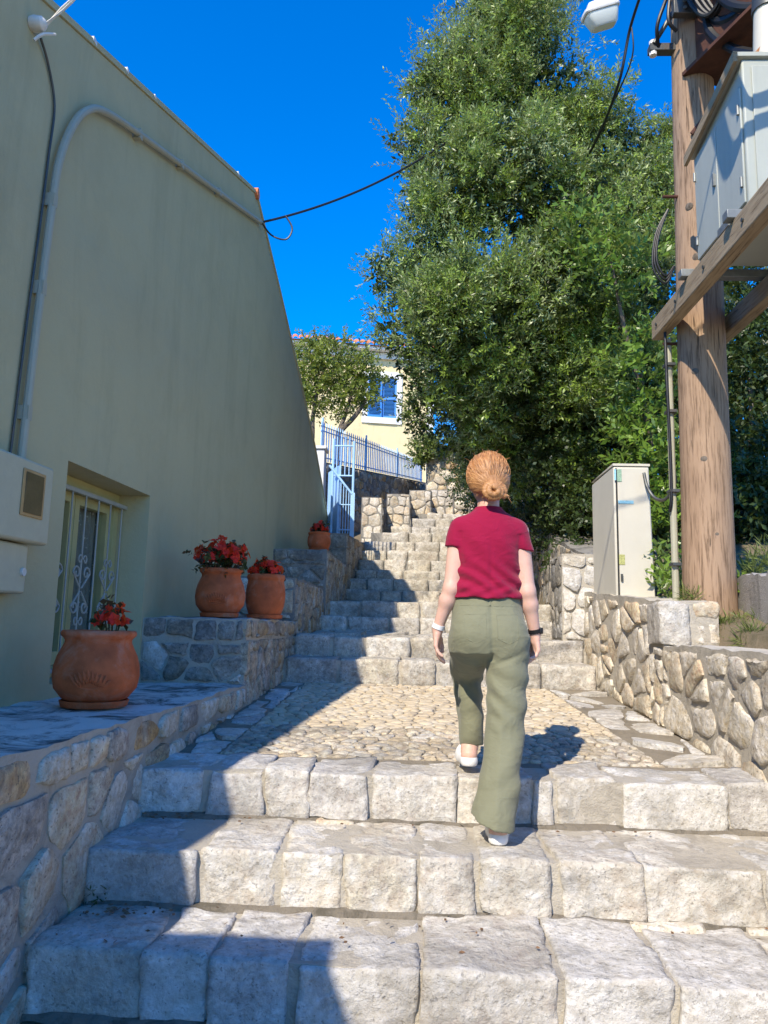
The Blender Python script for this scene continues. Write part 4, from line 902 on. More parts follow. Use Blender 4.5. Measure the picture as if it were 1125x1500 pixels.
m = MB(); m.tube(curve_pts([HQ(3.33, 4.42, .03), HQ(3.35, 4.47, .06), HQ(3.42, 4.53, .08)], 6), .008, 6); m.build('hook', M['white_cable'], wb, True)
oc = thing('overhead_cable', 'pale twisted cable running from the bracket up across the sky', 'cable', HQ(3.36, 4.53, .05))
A_, B_ = Vector(HQ(3.36, 4.53, .06)), Vector((6.0, .8, 10.0)); 
for k in (0, 1):
    m = MB(); m.tube([A_.lerp(B_, t)+Vector((0, 0, -.5*4*t*(1-t)*.3))+Vector((cos(t*160+k*pi), 0, sin(t*160+k*pi)))*.008 for t in np.linspace(0, 1, 160)], .006, 5, False); m.build('strand', M['white_cable'], oc, True)
bw = thing('black_cable', 'black cable drooping from the gable of the sage house into the olive tree', 'cable', HQ(7.66, 5.89, .05))
A_, B_ = Vector(HQ(7.66, 5.90, .04)), Vector((1.6, 9.5, 9.2))
m = MB(); m.tube([A_.lerp(B_, t)+Vector((0, 0, -.34*4*t*(1-t))) for t in np.linspace(0, 1, 40)], .013, 6); m.build('strand', M['black'], bw, True)
m = MB(); m.tube(curve_pts([HQ(7.6, 5.88, .04), HQ(7.75, 5.80, .12), HQ(7.7, 5.72, .30), HQ(7.72, 5.86, .36), A_.lerp(B_, .07)+Vector((0, 0, -.08))], 8), .010, 6); m.build('loop', M['black'], bw, True)

# ---- blue gate and fence
gt = thing('garden_gate', 'light blue iron garden gate standing open at the end of the sage house', 'gate', (-1.15, 12.3, 3.0))
def tb(par, name, pts, r, mat='blue', n=8):
    q = MB(); q.tube(pts, r, n); return q.build(name, M[mat], par, True)
for x, z0, z1 in ((-.955, 2.95, 4.58), (-1.30, 2.95, 4.62)): tb(gt, 'post', [(x, 12.3, z0), (x, 12.3, z1)], .022)
q = MB(); q.box((-.99, 12.27, 2.95), (-.92, 12.33, 3.70)); q.build('post', M['blue'], gt)
for z in (4.50, 3.99): tb(gt, 'rail', [(-1.30, 12.3, z), (-.955, 12.3, z)], .014)
tb(gt, 'rail', [(-1.36, 12.28, 4.16), (-.97, 12.28, 3.68)], .02)
for k in range(4): tb(gt, 'bar', [(-1.24+k*.07, 12.3, 3.99), (-1.24+k*.07, 12.3, 4.66)], .009)
for k in range(5): tb(gt, 'bar', [(-1.20+k*.045, 12.3, 3.02), (-1.20+k*.045, 12.3, 3.93-k*.05)], .008)
for z in (3.08, 3.5): tb(gt, 'rail', [(-1.20, 12.3, z), (-.97, 12.3, z)], .010)
q = MB(); q.box((0, -.02, 3.03), (.62, .02, 4.16), Matrix.Translation((-1.19, 12.32, 0)) @ Matrix.Rotation(radians(112), 4, 'Z')); q.build('leaf_panel', M['blue'], gt)
q = MB()
for k in range(7): q.box((.04+k*.083, -.032, 3.03), (.075+k*.083, -.0205, 4.2), Matrix.Translation((-1.19, 12.32, 0)) @ Matrix.Rotation(radians(112), 4, 'Z'))
q.build('leaf_ribs', M['blue'], gt)
pl = thing('gate_pillar', 'white rendered pillar behind the corner of the sage house', 'pillar', (-1.9, 14.6, 3.0))
q = MB(); q.box((-2.15, 14.4, 2.9), (-1.70, 14.8, 4.93)); bevel(q.build('shaft', M['plaster_white'], pl), .02)
q = MB(); q.box((-2.19, 14.36, 4.935), (-1.66, 14.84, 5.0)); bevel(q.build('cap', M['plaster_white'], pl), .015)
fn = thing('picket_fence', 'light blue iron picket fence on top of the dark retaining wall', 'fence', tuple(FA+Vector((0, 0, 4.84))))
FB2 = FN*-.15
def fz(t): return 4.84+.90*t
def fp(t, z): p = FA.lerp(FB, t)+FB2; return (p.x, p.y, z)
for z in (.13, .70): tb(fn, 'rail', [fp(0, fz(0)+z*(1)), fp(1, fz(1)+z*.78)], .014)
for k in range(58):
    t = (k+.3)/58; h = .90-.22*t; tb(fn, 'picket', [fp(t, fz(t)+.05), fp(t, fz(t)+h-.05), fp(t, fz(t)+h)], [.014, .014, .003], n=6)
for t in (.01, .36, .68, .985): tb(fn, 'post', [fp(t, fz(t)-.02), fp(t, fz(t)+.98-.22*t)], .022)
tb(fn, 'handrail', [fp(0, fz(0)+.80), fp(1, fz(1)+.60)], .010, 'steel')

# ---- timber pole with transformer platform
pp = thing('utility_pole', 'weathered timber utility pole with knots carrying the cabinet platform', 'utility pole', (2.07, 5.25, 1.3))
def pole_mesh(cx, cy, z0, z1, r0, r1, seed, lean=(0, 0)):
    q = MB(); n = 28; m_ = 60; v = []; f = []
    for i in range(m_+1):
        t = i/m_; z = z0+(z1-z0)*t; r = r0+(r1-r0)*t
        for k in range(n):
            a = 2*pi*k/n; rr_ = r*(1+.025*noise.noise(Vector((cos(a)*1.5+seed, sin(a)*1.5, z*.7)))+.012*noise.noise(Vector((cos(a)*6, sin(a)*6+seed, z*1.1))))
            v.append((cx+lean[0]*t+rr_*cos(a), cy+lean[1]*t+rr_*sin(a), z))
    for i in range(m_):
        for k in range(n): f.append((i*n+k, i*n+(k+1) % n, (i+1)*n+(k+1) % n, (i+1)*n+k))
    f.append(tuple(m_*n+k for k in range(n))); return q.add(v, f)
pole_mesh(2.06, 5.25, 1.2, 7.3, .178, .138, 1, (.05, 0)).build('shaft', M['pole'], pp, True, 60)
for (a, z) in ((-2.0, 2.72), (-2.25, 3.35), (-1.75, 4.95), (-2.3, 4.6), (-1.6, 2.2), (-2.05, 4.2)):
    q = MB(); c_ = Vector((2.06+.01*(z-1.2)+cos(a)*.160, 5.25+sin(a)*.160, z)); d_ = Vector((cos(a), sin(a), 0))
    q.tube([c_-d_*.03, c_+d_*.004, c_+d_*.012], [.035, .028, .010], 10); q.build('knot', M['bark'], pp, True)
for (x, y, z) in ((1.89, 5.22, 4.73), (1.885, 5.3, 3.62)): tb(pp, 'step_bolt', [(x-.06, y, z), (x+.1, y, z)], .012, 'rust')
pc = thing('pole_conduit', 'grey cable conduit strapped to the left of the timber pole', 'conduit', (1.86, 5.3, 1.8))
tb(pc, 'pipe', [(1.862, 5.32, 1.7), (1.868, 5.32, 3.66)], .024, 'pvc', 10)
tb(pc, 'cable', curve_pts([(1.835, 5.28, 3.7), (1.832, 5.27, 3.3), (1.842, 5.28, 2.9), (1.84, 5.28, 2.5), (1.83, 5.30, 2.38)], 6), .011, 'black')
for z in (2.52, 3.1, 3.45, 2.0): q = MB(); q.box((1.832, 5.27, z), (1.90, 5.352, z+.02)); q.build('strap', M['steel'], pc)
np_ = thing('utility_pole', 'second timber pole holding up the near end of the cabinet platform', 'utility pole', (2.3, 2.2, .2))
pole_mesh(2.32, 2.1, .1, 6.2, .17, .14, 5).build('shaft', M['pole'], np_, True, 60)
pf = thing('pole_platform', 'timber and steel platform bolted to the pole beneath the grey cabinet', 'platform', (2.1, 4, 3.7))
q = MB(); q.box((1.80, 1.7, 3.71), (1.89, 5.47, 3.86)); bevel(q.build('beam', M['beam'], pf), .008)
q = MB(); q.box((2.27, 1.7, 3.69), (2.36, 5.5, 3.83)); bevel(q.build('beam', M['beam'], pf), .008)
q = MB(); q.box((2.9, 1.9, 3.71), (2.99, 4.9, 3.86)); bevel(q.build('beam', M['beam'], pf), .008)
for y in (4.72, 4.0, 3.2, 2.5): q = MB(); q.box((1.76, y, 3.862), (3.0, y+.07, 3.915)); bevel(q.build('cross_channel', M['galv'], pf), .004)
for y in (5.35, 4.95, 4.45, 3.9, 3.4): tb(pf, 'bolt', [(1.79, y, 3.79), (1.81, y, 3.79)], .012, 'steel')
gc = thing('grey_cabinet', 'large grey green switch cabinet with double doors mounted on the pole platform', 'cabinet', (2.2, 4.3, 3.92))
CX0, CX1, CY0, CY1 = 1.87, 2.75, 3.97, 4.70
q = MB(); q.add([(CX0,CY0,3.92),(CX1,CY0,3.92),(CX1,CY1,3.92),(CX0,CY1,3.92),(CX0,CY0,4.83),(CX1,CY0,4.83),(CX1,CY1,4.70),(CX0,CY1,4.70)], [(0,3,2,1),(4,5,6,7),(0,1,5,4),(1,2,6,5),(2,3,7,6),(3,0,4,7)]); bevel(q.build('case', M['cabinet'], gc), .01)
q = MB(); q.add([(CX0-.03,CY0-.02,4.835),(CX1+.03,CY0-.02,4.835),(CX1+.03,CY1+.03,4.70),(CX0-.03,CY1+.03,4.70),(CX0-.03,CY0-.02,4.86),(CX1+.03,CY0-.02,4.86),(CX1+.03,CY1+.03,4.73),(CX0-.03,CY1+.03,4.73)], [(0,3,2,1),(4,5,6,7),(0,1,5,4),(1,2,6,5),(2,3,7,6),(3,0,4,7)]); q.build('roof', M['cabinet'], gc)
q = MB(); q.add([(CX0-.055,CY0-.02,4.80),(CX0-.032,CY0-.02,4.80),(CX0-.032,CY1+.05,4.665),(CX0-.055,CY1+.05,4.665),(CX0-.055,CY0-.02,4.865),(CX0-.032,CY0-.02,4.865),(CX0-.032,CY1+.05,4.735),(CX0-.055,CY1+.05,4.735)], [(0,3,2,1),(4,5,6,7),(0,1,5,4),(1,2,6,5),(2,3,7,6),(3,0,4,7)]); q.build('edge_batten', M['beam'], gc)
for (a, b) in ((CY0+.02, 4.325), (4.335, CY1-.02)):
    q = MB(); q.box((CX0-.014, a, 3.95), (CX0-.001, b, 4.665)); d_ = bevel(q.build('door', M['cabinet'], gc), .004)
    for z in (4.05, 4.5): tb(d_, 'hinge', [(CX0-.02, (a+.015 if a < 4.2 else b-.015), z), (CX0-.02, (a+.015 if a < 4.2 else b-.015), z+.06)], .009, 'galv')
    if a > 4.2: q = MB(); q.box((CX0-.03, a+.02, 4.28), (CX0-.014, a+.04, 4.36)); q.build('handle', M['galv'], d_)
q = MB(); q.box((CX0+.05, CY0-.012, 3.96), (CX1-.05, CY0-.001, 4.78)); bevel(q.build('end_panel', M['cabinet'], gc), .004)
for k in range(6): q = MB(); q.box((CX0+.24, CY0-.020, 4.60+k*.028), (CX0+.5, CY0-.0125, 4.612+k*.028)); q.build('vent_slit', M['steel'], gc)
q = MB(); q.box((CX0-.03, 4.18, 3.918), (CX0-.002, 4.33, 3.965)); q.build('foot_bracket', M['galv'], gc)
# gear on top of the pole
tx = thing('transformer', 'rusty brown transformer tank hung beside the pole above the cabinet', 'transformer', (2.4, 4.9, 5.6))
q = MB(); q.box((-.34, -.30, 0), (.36, .34, .9), Matrix.Translation((2.50, 4.92, 5.68)) @ Matrix.Rotation(radians(20), 4, 'Z')); bevel(q.build('tank', M['rust'], tx), .03)
for k in range(6):
    q = MB(); q.box((-.33+k*.125, -.38, .1), (-.31+k*.125, -.302, .85), Matrix.Translation((2.50, 4.92, 5.68)) @ Matrix.Rotation(radians(20), 4, 'Z')); q.build('cooling_fin', M['rust'], tx)
q = MB(); q.box((-.42, -.36, -.03), (.42, .38, -.002), Matrix.Translation((2.50, 4.92, 5.68)) @ Matrix.Rotation(radians(20), 4, 'Z')); q.build('base_plate', M['rust'], tx)
tb(tx, 'stay', [(2.02, 5.1, 5.15), (2.42, 4.8, 5.64)], .022, 'rust')
pb = thing('pole_bracket', 'dark drilled steel crossarm clamped round the head of the pole', 'bracket', (2.1, 5.2, 6.1))
q = MB(); q.box((1.90, 5.04, 6.10), (2.42, 5.10, 6.24)); bevel(q.build('crossarm', M['steel'], pb), .006)
for (x, z) in ((1.98, 6.20), (2.06, 6.20), (1.98, 6.14), (2.12, 6.13), (2.28, 6.2)): tb(pb, 'bolt', [(x, 5.03, z), (x, 5.042, z)], .014, 'galv')
q = MB(); q.box((1.77, 5.2, 5.93), (2.0, 5.27, 5.985)); q.build('side_arm', M['steel'], pb)
tb(pb, 'stay', [(1.80, 5.2, 5.98), (1.96, 5.12, 6.24)], .018, 'steel')
tb(pb, 'insulator', [(1.80, 5.23, 5.90), (1.80, 5.23, 6.02)], .028, 'lamp_body')
cb = thing('cable_bundle', 'thick bundle of looping black cables at the head of the pole', 'cables', (2.15, 5.0, 6.2))
for k, P in enumerate(([(2.13, 5.02, 6.9), (2.15, 4.98, 6.4), (2.14, 4.96, 6.0), (2.22, 4.75, 5.82), (2.4, 4.45, 5.9), (2.6, 4.2, 6.0)], [(2.17, 5.0, 6.9), (2.20, 4.95, 6.35), (2.22, 4.9, 6.05), (2.32, 4.7, 5.92), (2.5, 4.45, 6.05)], [(2.2, 5.0, 6.8), (2.25, 4.9, 6.2), (2.42, 4.6, 6.12), (2.6, 4.4, 6.3)], [(2.1, 5.03, 6.8), (2.12, 4.99, 6.2), (2.12, 4.97, 5.9), (2.2, 4.8, 5.6), (2.3, 4.55, 5.3), (2.3, 4.45, 4.9)], [(1.95, 5.15, 6.5), (1.86, 5.1, 6.25), (1.80, 5.12, 6.06), (1.83, 5.2, 5.96)], [(1.98, 5.1, 6.6), (1.89, 5.05, 6.3), (1.86, 5.05, 6.05), (1.93, 5.08, 5.98)], [(2.2, 5.05, 7.0), (2.3, 4.9, 6.6), (2.5, 4.6, 6.5), (2.8, 4.3, 6.6)])):
    tb(cb, 'cable', curve_pts(P, 8), .032 if k < 4 else .014, 'black')
r7 = random.Random(9)
for k in range(11):
    x = r7.uniform(2.12, 2.35); z = r7.uniform(5.75, 6.15)
    tb(cb, 'cable', curve_pts([(x-.05, 5.0, 6.7+r7.random()*.3), (x, 4.9, 6.25), (x+.04, 4.66, z), (x+.16+r7.random()*.1, 4.5, z-.10+r7.random()*.12), (x+.4, 4.42, z+.15), (x+.6, 4.3, z+.35)], 8), r7.choice([.02, .026, .034]), 'black')
for k in range(5): tb(cb, 'cable', curve_pts([(2.02+.02*k, 5.05, 6.5), (1.99+.03*k, 4.98, 6.15+.03*k), (2.09+.03*k, 4.9, 5.95), (2.2, 4.75, 6.1)], 8), .017, 'black')
sg = thing('sagging_cables', 'thick black cables sagging between the two timber poles over the cabinet', 'cables', (1.6, 3.8, 5.2))
for dx, dz in ((0, 0), (.07, .16)):
    tb(sg, 'strand', curve_pts([(1.95, 5.05, 6.35+dz), (1.68+dx, 4.2, 6.0+dz), (1.55+dx, 3.62, 5.35+dz), (1.55+dx, 3.42, 4.98+dz), (1.66+dx, 3.2, 5.2+dz), (1.9, 2.7, 5.9+dz), (2.25, 2.2, 6.1)], 8), .034, 'black')
lp = thing('cable_loop', 'coiled black cable loops hanging on the far side of the pole', 'cables', (1.9, 5.45, 4.3))
for k in range(3): tb(lp, 'coil', curve_pts([(1.94, 5.42, 4.75), (1.87-.012*k, 5.44, 4.55), (1.85-.014*k, 5.45, 4.35-.03*k), (1.91, 5.45, 4.22-.03*k), (1.98, 5.45, 4.3)], 8), .009, 'black')
dc = thing('cable_duct', 'pale plastic cable duct with a dark collar rising above the grey cabinet', 'duct', (2.3, 4.55, 4.8))
tb(dc, 'pipe', [(2.22, 4.42, 4.75), (2.28, 4.44, 5.62)], .085, 'pedestal', 16); tb(dc, 'collar', [(2.278, 4.439, 5.55), (2.30, 4.44, 5.80)], .10, 'steel', 16)
sc_ = thing('broken_timber', 'splintered rusty brown timber scraps stuck behind the cabinet roof', 'timber scrap', (2.1, 4.3, 4.85))
for (x, y, a, L) in ((2.04, 4.35, 12, .46), (2.12, 4.32, 20, .36)):
    q = MB(); MM = Matrix.Translation((x, y, 4.78)) @ Matrix.Rotation(radians(a), 4, 'Y'); q.add([tuple(MM @ Vector(p)) for p in ((-.025,-.012,0),(.025,-.012,0),(.025,.012,0),(-.025,.012,0),(-.02,-.012,L*.8),(.03,-.012,L),(.03,.012,L*.9),(-.02,.012,L*.7))], [(0,3,2,1),(4,5,6,7),(0,1,5,4),(1,2,6,5),(2,3,7,6),(3,0,4,7)]); q.build('splinter', M['timber_raw'], sc_)
sl = thing('street_lamp', 'street lamp head with a frosted bowl on an arm above the olive tree', 'street lamp', (1.68, 6.2, 7.1))
q = MB(); rows = [(.165,.095,0.0),(.17,.10,.012),(.165,.095,.035),(.12,.07,.055),(.10,.055,.10),(.06,.04,.11)]
def bowl(mb, rows, c, rot, n=20):
    v = []; f = []
    for (a, b, z) in rows:
        for k in range(n):
            t = 2*pi*k/n; ca, sa = cos(t), sin(t); v.append(tuple(Vector(c)+rot @ Vector((a*abs(ca)**.35*(1 if ca >= 0 else -1), b*abs(sa)**.35*(1 if sa >= 0 else -1), z))))
    for i in range(len(rows)-1):
        for k in range(n): f.append((i*n+k, i*n+(k+1) % n, (i+1)*n+(k+1) % n, (i+1)*n+k))
    f += [tuple(range(n))[::-1], tuple((len(rows)-1)*n+k for k in range(n))]; mb.add(v, f)
RL = Matrix.Rotation(radians(-18), 3, 'Y') @ Matrix.Rotation(radians(10), 3, 'X')
bowl(q, rows, (1.67, 6.2, 7.14), RL); q.build('housing', M['lamp_body'], sl, True)
q = MB(); bowl(q, [(.10,.055,-.13),(.118,.066,-.115),(.15,.085,-.02),(.152,.086,-.002)], (1.67, 6.2, 7.14), RL); t = NT('frosted_bowl'); t.done((.62,.66,.62), .35, None, Specular_IOR_Level=.5); q.build('bowl', t.m, sl, True)
tb(sl, 'arm', curve_pts([(1.78, 6.18, 7.21), (1.9, 6.0, 7.35), (2.02, 5.6, 7.3), (2.1, 5.27, 7.0)], 6), .025, 'galv')
hw_ = thing('hanging_cable', 'pair of black cables hanging down in front of the olive tree', 'cable', (2.2, 7, 7))
tb(hw_, 'strand', curve_pts([(2.14, 5.3, 7.25), (2.2, 6.2, 7.75), (2.20, 7.0, 7.75), (2.14, 7.3, 7.3), (2.12, 8.2, 7.25), (2.05, 9.3, 7.4)], 10), .016, 'black')
tb(hw_, 'strand', curve_pts([(2.20, 7.0, 7.7), (2.22, 7.05, 7.45), (2.18, 7.3, 7.3), (2.12, 8.3, 7.3)], 10), .008, 'black')
# ---- pedestal cabinet behind the wall
pd = thing('pedestal_cabinet', 'cream free standing service cabinet with stickers behind the right hand wall', 'cabinet', (1.82, 6.35, 1.7))
def wedge(x0, x1, y0, y1, z0, z1, dz, tap): return [(x0,y0,z0),(x1,y0,z0),(x1,y1,z0),(x0,y1,z0),(x0+tap*0,y0,z1),(x1-tap,y0,z1),(x1-tap,y1,z1-dz),(x0,y1,z1-dz)], [(0,3,2,1),(4,5,6,7),(0,1,5,4),(1,2,6,5),(2,3,7,6),(3,0,4,7)]
q = MB(); q.add(*wedge(1.64, 1.955, 6.02, 6.74, 1.6, 2.86, .02, .03)); bevel(q.build('case', M['pedestal'], pd), .012)
q = MB(); q.add(*wedge(1.635, 1.932, 6.012, 6.75, 2.861, 2.88, .02, .0)); bevel(q.build('lid', M['pedestal'], pd), .008)
q = MB(); q.add(*wedge(1.668, 1.94, 6.006, 6.019, 1.8, 2.84, .0, .028)); bevel(q.build('door', M['pedestal'], pd), .004)
q = MB(); q.box((1.656, 6.004, 1.82), (1.662, 6.0195, 2.84)); q.build('door_gap', M['black'], pd)
for (x0, x1, z0, z1, mt_) in ((1.628, 1.656, 2.74, 2.83, 'sticker_blue'), (1.664, 1.70, 2.73, 2.83, 'sticker_green'), (1.668, 1.79, 2.55, 2.575, 'sticker_blue'), (1.664, 1.71, 2.06, 2.14, 'sticker_yellow')):
    q = MB(); q.box((max(x0, 1.642), 6.0015, z0), (x1, 6.0045, z1)); q.build('sticker', M[mt_], pd)
q = MB(); q.box((1.675, 5.99, 1.93), (1.69, 6.004, 1.985)); q.build('lock', M['steel'], pd)
tb(pd, 'hose', curve_pts([(1.875, 5.99, 2.80), (1.89, 5.96, 2.68), (1.93, 5.9, 2.58), (1.98, 5.8, 2.56), (1.99, 5.62, 2.66), (1.9, 5.42, 2.74)], 8), .013, 'steel')
tb(pd, 'cable', curve_pts([(1.975, 6.1, 2.2), (1.985, 6.05, 2.0), (1.98, 6.05, 1.75)], 6), .012, 'steel')
# ================================================================ PERSON
class Field:
    """signed distance shapes blended into one surface, meshed with surface nets"""
    def __init__(s): s.ops = []
    def add(s, fn, lo, hi, k=.02, op='u'): s.ops.append((fn, np.array(lo, float), np.array(hi, float), k, op)); return s
    def cone(s, a, b, r0, r1, k=.02, op='u', sy=1.0):
        a, b = np.array(a, float), np.array(b, float); ba = b-a; L2 = ba@ba
        def fn(X, Y, Z):
            t = np.clip(((X-a[0])*ba[0]+(Y-a[1])*ba[1]+(Z-a[2])*ba[2])/L2, 0, 1)
            return np.sqrt((X-a[0]-t*ba[0])**2+((Y-a[1]-t*ba[1])/sy)**2+(Z-a[2]-t*ba[2])**2)-(r0+(r1-r0)*t)
        R = max(r0, r1)*max(1, sy); return s.add(fn, np.minimum(a, b)-R, np.maximum(a, b)+R, k, op)
    def chain(s, P, R, k=.012):
        for i in range(len(P)-1): s.cone(P[i], P[i+1], R[i], R[i+1], k)
        return s
    def ell(s, c, r, k=.02, op='u'):
        c, r = np.array(c, float), np.array(r, float)
        def fn(X, Y, Z):
            q = np.sqrt(((X-c[0])/r[0])**2+((Y-c[1])/r[1])**2+((Z-c[2])/r[2])**2); return (q-1)*r.min()
        return s.add(fn, c-r, c+r, k, op)
    def loft(s, rows, k=.02, op='u'):
        """rows of (z, cx, cy, rx, ry), z ascending"""
        R = np.array(rows, float); z = R[:, 0]
        zz = np.linspace(z[0], z[-1], 160)
        def sm(col):
            y = np.interp(zz, z, col); w = np.ones(9)/9; yp = np.pad(y, 4, 'edge'); return np.convolve(yp, w, 'valid')
        C_ = [sm(R[:, i]) for i in range(1, 5)]
        def fn(X, Y, Z):
            cx, cy, rx, ry = [np.interp(Z, zz, c) for c in C_]
            q = np.sqrt(((X-cx)/rx)**2+((Y-cy)/ry)**2); d = (q-1)*np.minimum(rx, ry)
            return np.maximum(d, np.maximum(z[0]-Z, Z-z[-1]))
        lo = [(R[:, 1]-R[:, 3]).min(), (R[:, 2]-R[:, 4]).min(), z[0]]; hi = [(R[:, 1]+R[:, 3]).max(), (R[:, 2]+R[:, 4]).max(), z[-1]]
        return s.add(fn, lo, hi, k, op)
    def cut(s, fn): return s.add(fn, (-9,)*3, (9,)*3, 0, 'i')
    def disp(s, fn): return s.add(fn, (-9,)*3, (9,)*3, 0, '+')
    @staticmethod
    def comb(D, d, k, op):
        if op == '+': return D+d
        if op == 'i': return np.maximum(D, d)
        if op == 's':
            d = -d; h = np.clip(.5+.5*(d-D)/max(k, 1e-6), 0, 1); return D*(1-h)+d*h+k*h*(1-h)
        if k <= 0: return np.minimum(D, d)
        h = np.clip(.5+.5*(d-D)/k, 0, 1); return d*(1-h)+D*h-k*h*(1-h)
    def at(s, X, Y, Z):
        D = np.full(np.broadcast(X, Y, Z).shape, 1.0)
        for fn, lo, hi, k, op in s.ops: D = s.comb(D, fn(X, Y, Z), k, op)
        return D
    def mesh(s, h):
        us = [o for o in s.ops if o[4] == 'u']
        lo = np.min([o[1] for o in us], 0)-.03; hi = np.max([o[2] for o in us], 0)+.03
        n = np.ceil((hi-lo)/h).astype(int)+1; ax = [(lo[i]+h*np.arange(n[i])).astype(np.float32) for i in range(3)]
        D = np.full(n, .2, np.float32)
        for fn, a, b, k, op in s.ops:
            m = .02+k
            i0 = np.clip(((a-m-lo)/h).astype(int), 0, n-1); i1 = np.clip(((b+m-lo)/h).astype(int)+2, 1, n)
            if (i1 <= i0).any(): continue
            sl = tuple(slice(i0[q], i1[q]) for q in range(3))
            d = fn(ax[0][sl[0]][:, None, None], ax[1][sl[1]][None, :, None], ax[2][sl[2]][None, None, :])
            D[sl] = s.comb(D[sl], d, k, op)
        ins = D < 0
        cnt = np.zeros(n-1, np.int8)
        for dx in (0, 1):
            for dy in (0, 1):
                for dz in (0, 1): cnt += ins[dx:n[0]-1+dx, dy:n[1]-1+dy, dz:n[2]-1+dz]
        act = (cnt > 0) & (cnt < 8); idx = np.full(n-1, -1, np.int64); cells = np.argwhere(act); idx[act] = np.arange(len(cells))
        acc = np.zeros((len(cells), 3)); num = np.zeros(len(cells))
        I = cells.T
        cor = [(0,0,0),(1,0,0),(0,1,0),(1,1,0),(0,0,1),(1,0,1),(0,1,1),(1,1,1)]
        val = [D[I[0]+c[0], I[1]+c[1], I[2]+c[2]] for c in cor]
        for a in range(8):
            for b in range(a+1, 8):
                if sum(abs(cor[a][q]-cor[b][q]) for q in range(3)) != 1: continue
                A, B = val[a], val[b]; cr_ = (A < 0) != (B < 0); t = np.where(cr_, A/np.where(A-B == 0, 1, A-B), 0)
                P = np.array(cor[a])[None]+t[:, None]*(np.array(cor[b])-np.array(cor[a]))[None]
                acc += P*cr_[:, None]; num += cr_
        V = lo+h*(cells+acc/num[:, None]); F = []
        for q in range(3):
            u, w = (q+1) % 3, (q+2) % 3
            s0 = [slice(1, -1)]*3; s0[q] = slice(0, n[q]-1); s1 = list(s0); s1[q] = slice(1, n[q])
            for rev in (0, 1):
                A, B = ins[tuple(s0)], ins[tuple(s1)]; e = np.argwhere((A & ~B) if not rev else (~A & B))
                if not len(e): continue
                e = e+np.array([0 if q == i else 1 for i in range(3)])
                def g(du, dw): c = e.copy(); c[:, u] -= du; c[:, w] -= dw; return idx[c[:, 0], c[:, 1], c[:, 2]]
                f = np.stack([g(1, 1), g(0, 1), g(0, 0), g(1, 0)], 1); F.append(f[:, ::-1] if rev else f)
        F = np.concatenate(F); return V, F
def field_obj(name, fld, h, mat, parent=None, smooth_it=0):
    V, F = fld.mesh(h); o = mk(name, V, F, mat, parent, True)
    if smooth_it:
        md = o.modifiers.new('smooth', 'SMOOTH'); md.iterations = smooth_it; md.factor = .5
    return o
def skin_mat():
    t = NT('skin'); v = t.coords(world=True)
    c = t.mix(t.noise(v, 18, 4), (.62,.37,.28), (.70,.45,.35)); c = t.mix(t.math('MULTIPLY', t.ramp(t.noise(v, 55, 4), [(.5, 0.0), (.7, 1.0)]), .25), c, (.60,.28,.20))
    return t.done(c, .5, t.bump(t.noise(v, 160, 3), .08, .003), Subsurface_Weight=.12, Subsurface_Radius=(.012, .004, .002), Subsurface_Scale=1.0, Specular_IOR_Level=.35)
def cloth_mat(name, col, wr=.25, weave=900, scale=14, stretch=(1,1,1)):
    t = NT(name); v = t.coords(world=True, scale=stretch)
    c = t.mix(t.noise(v, 6, 4), tuple(x*.92 for x in col), tuple(x*1.06 for x in col))
    rg = t.math('POWER', t.math('SUBTRACT', 1.0, t.math('ABSOLUTE', t.math('MULTIPLY_ADD', t.noise(v, scale*.9, 2, .5, 1.2), 2.0, -1.0))), 5.0)
    n = t.bump(t.noise(v, scale, 3, .5, .8), wr, .03); n = t.bump(rg, .18, .006, n); n = t.bump(t.noise(t.coords(world=True), weave, 2), .2, .002, n)
    return t.done(c, .85, n, Specular_IOR_Level=.15, Sheen_Weight=.15)
M['skin'] = skin_mat(); M['shirt'] = cloth_mat('raspberry_jersey', (.275,.006,.040), .25, 900, 9, (1,1,1.6)); M['trouser'] = cloth_mat('sage_cotton', (.20,.20,.128), .30, 700, 9, (1,1,1.5))
def hair_mat(c0):
    t = NT('strawberry_blonde_hair'); g = t.t.nodes.new('ShaderNodeNewGeometry')
    d = t.n('ShaderNodeVectorMath', operation='SUBTRACT', i0=g.outputs['Position'], i1=tuple(c0)); sx = t.n('ShaderNodeSeparateXYZ', Vector=d.outputs[0])
    ang = t.math('ARCTAN2', sx.outputs[0], sx.outputs[2]); ln = t.n('ShaderNodeVectorMath', operation='LENGTH', i0=d.outputs[0])
    cv = t.n('ShaderNodeCombineXYZ', X=t.math('MULTIPLY', ang, 1.0), Y=t.math('MULTIPLY', ln.outputs['Value'], 1.2), Z=t.math('MULTIPLY', sx.outputs[1], 1.0))
    st = t.noise(cv.outputs[0], 26, 4, .65, .2); s2 = t.noise(cv.outputs[0], 70, 3, .6)
    c = t.ramp(st, [(.28, (.22,.085,.03)), (.5, (.45,.21,.075)), (.72, (.68,.39,.17))]); c = t.mix(.35, c, t.ramp(s2, [(.35, .2), (.65, .8)]), 'OVERLAY')
    n = t.bump(st, .30, .008); n = t.bump(s2, .3, .004, n)
    return t.done(c, .42, n, Specular_IOR_Level=.5)
BUN = Vector((.369, 3.296, 2.146))
M['hair'] = hair_mat(BUN)
M['white_foam'] = plain('white_foam_shoe', (.78,.77,.76), .55, var=.03)
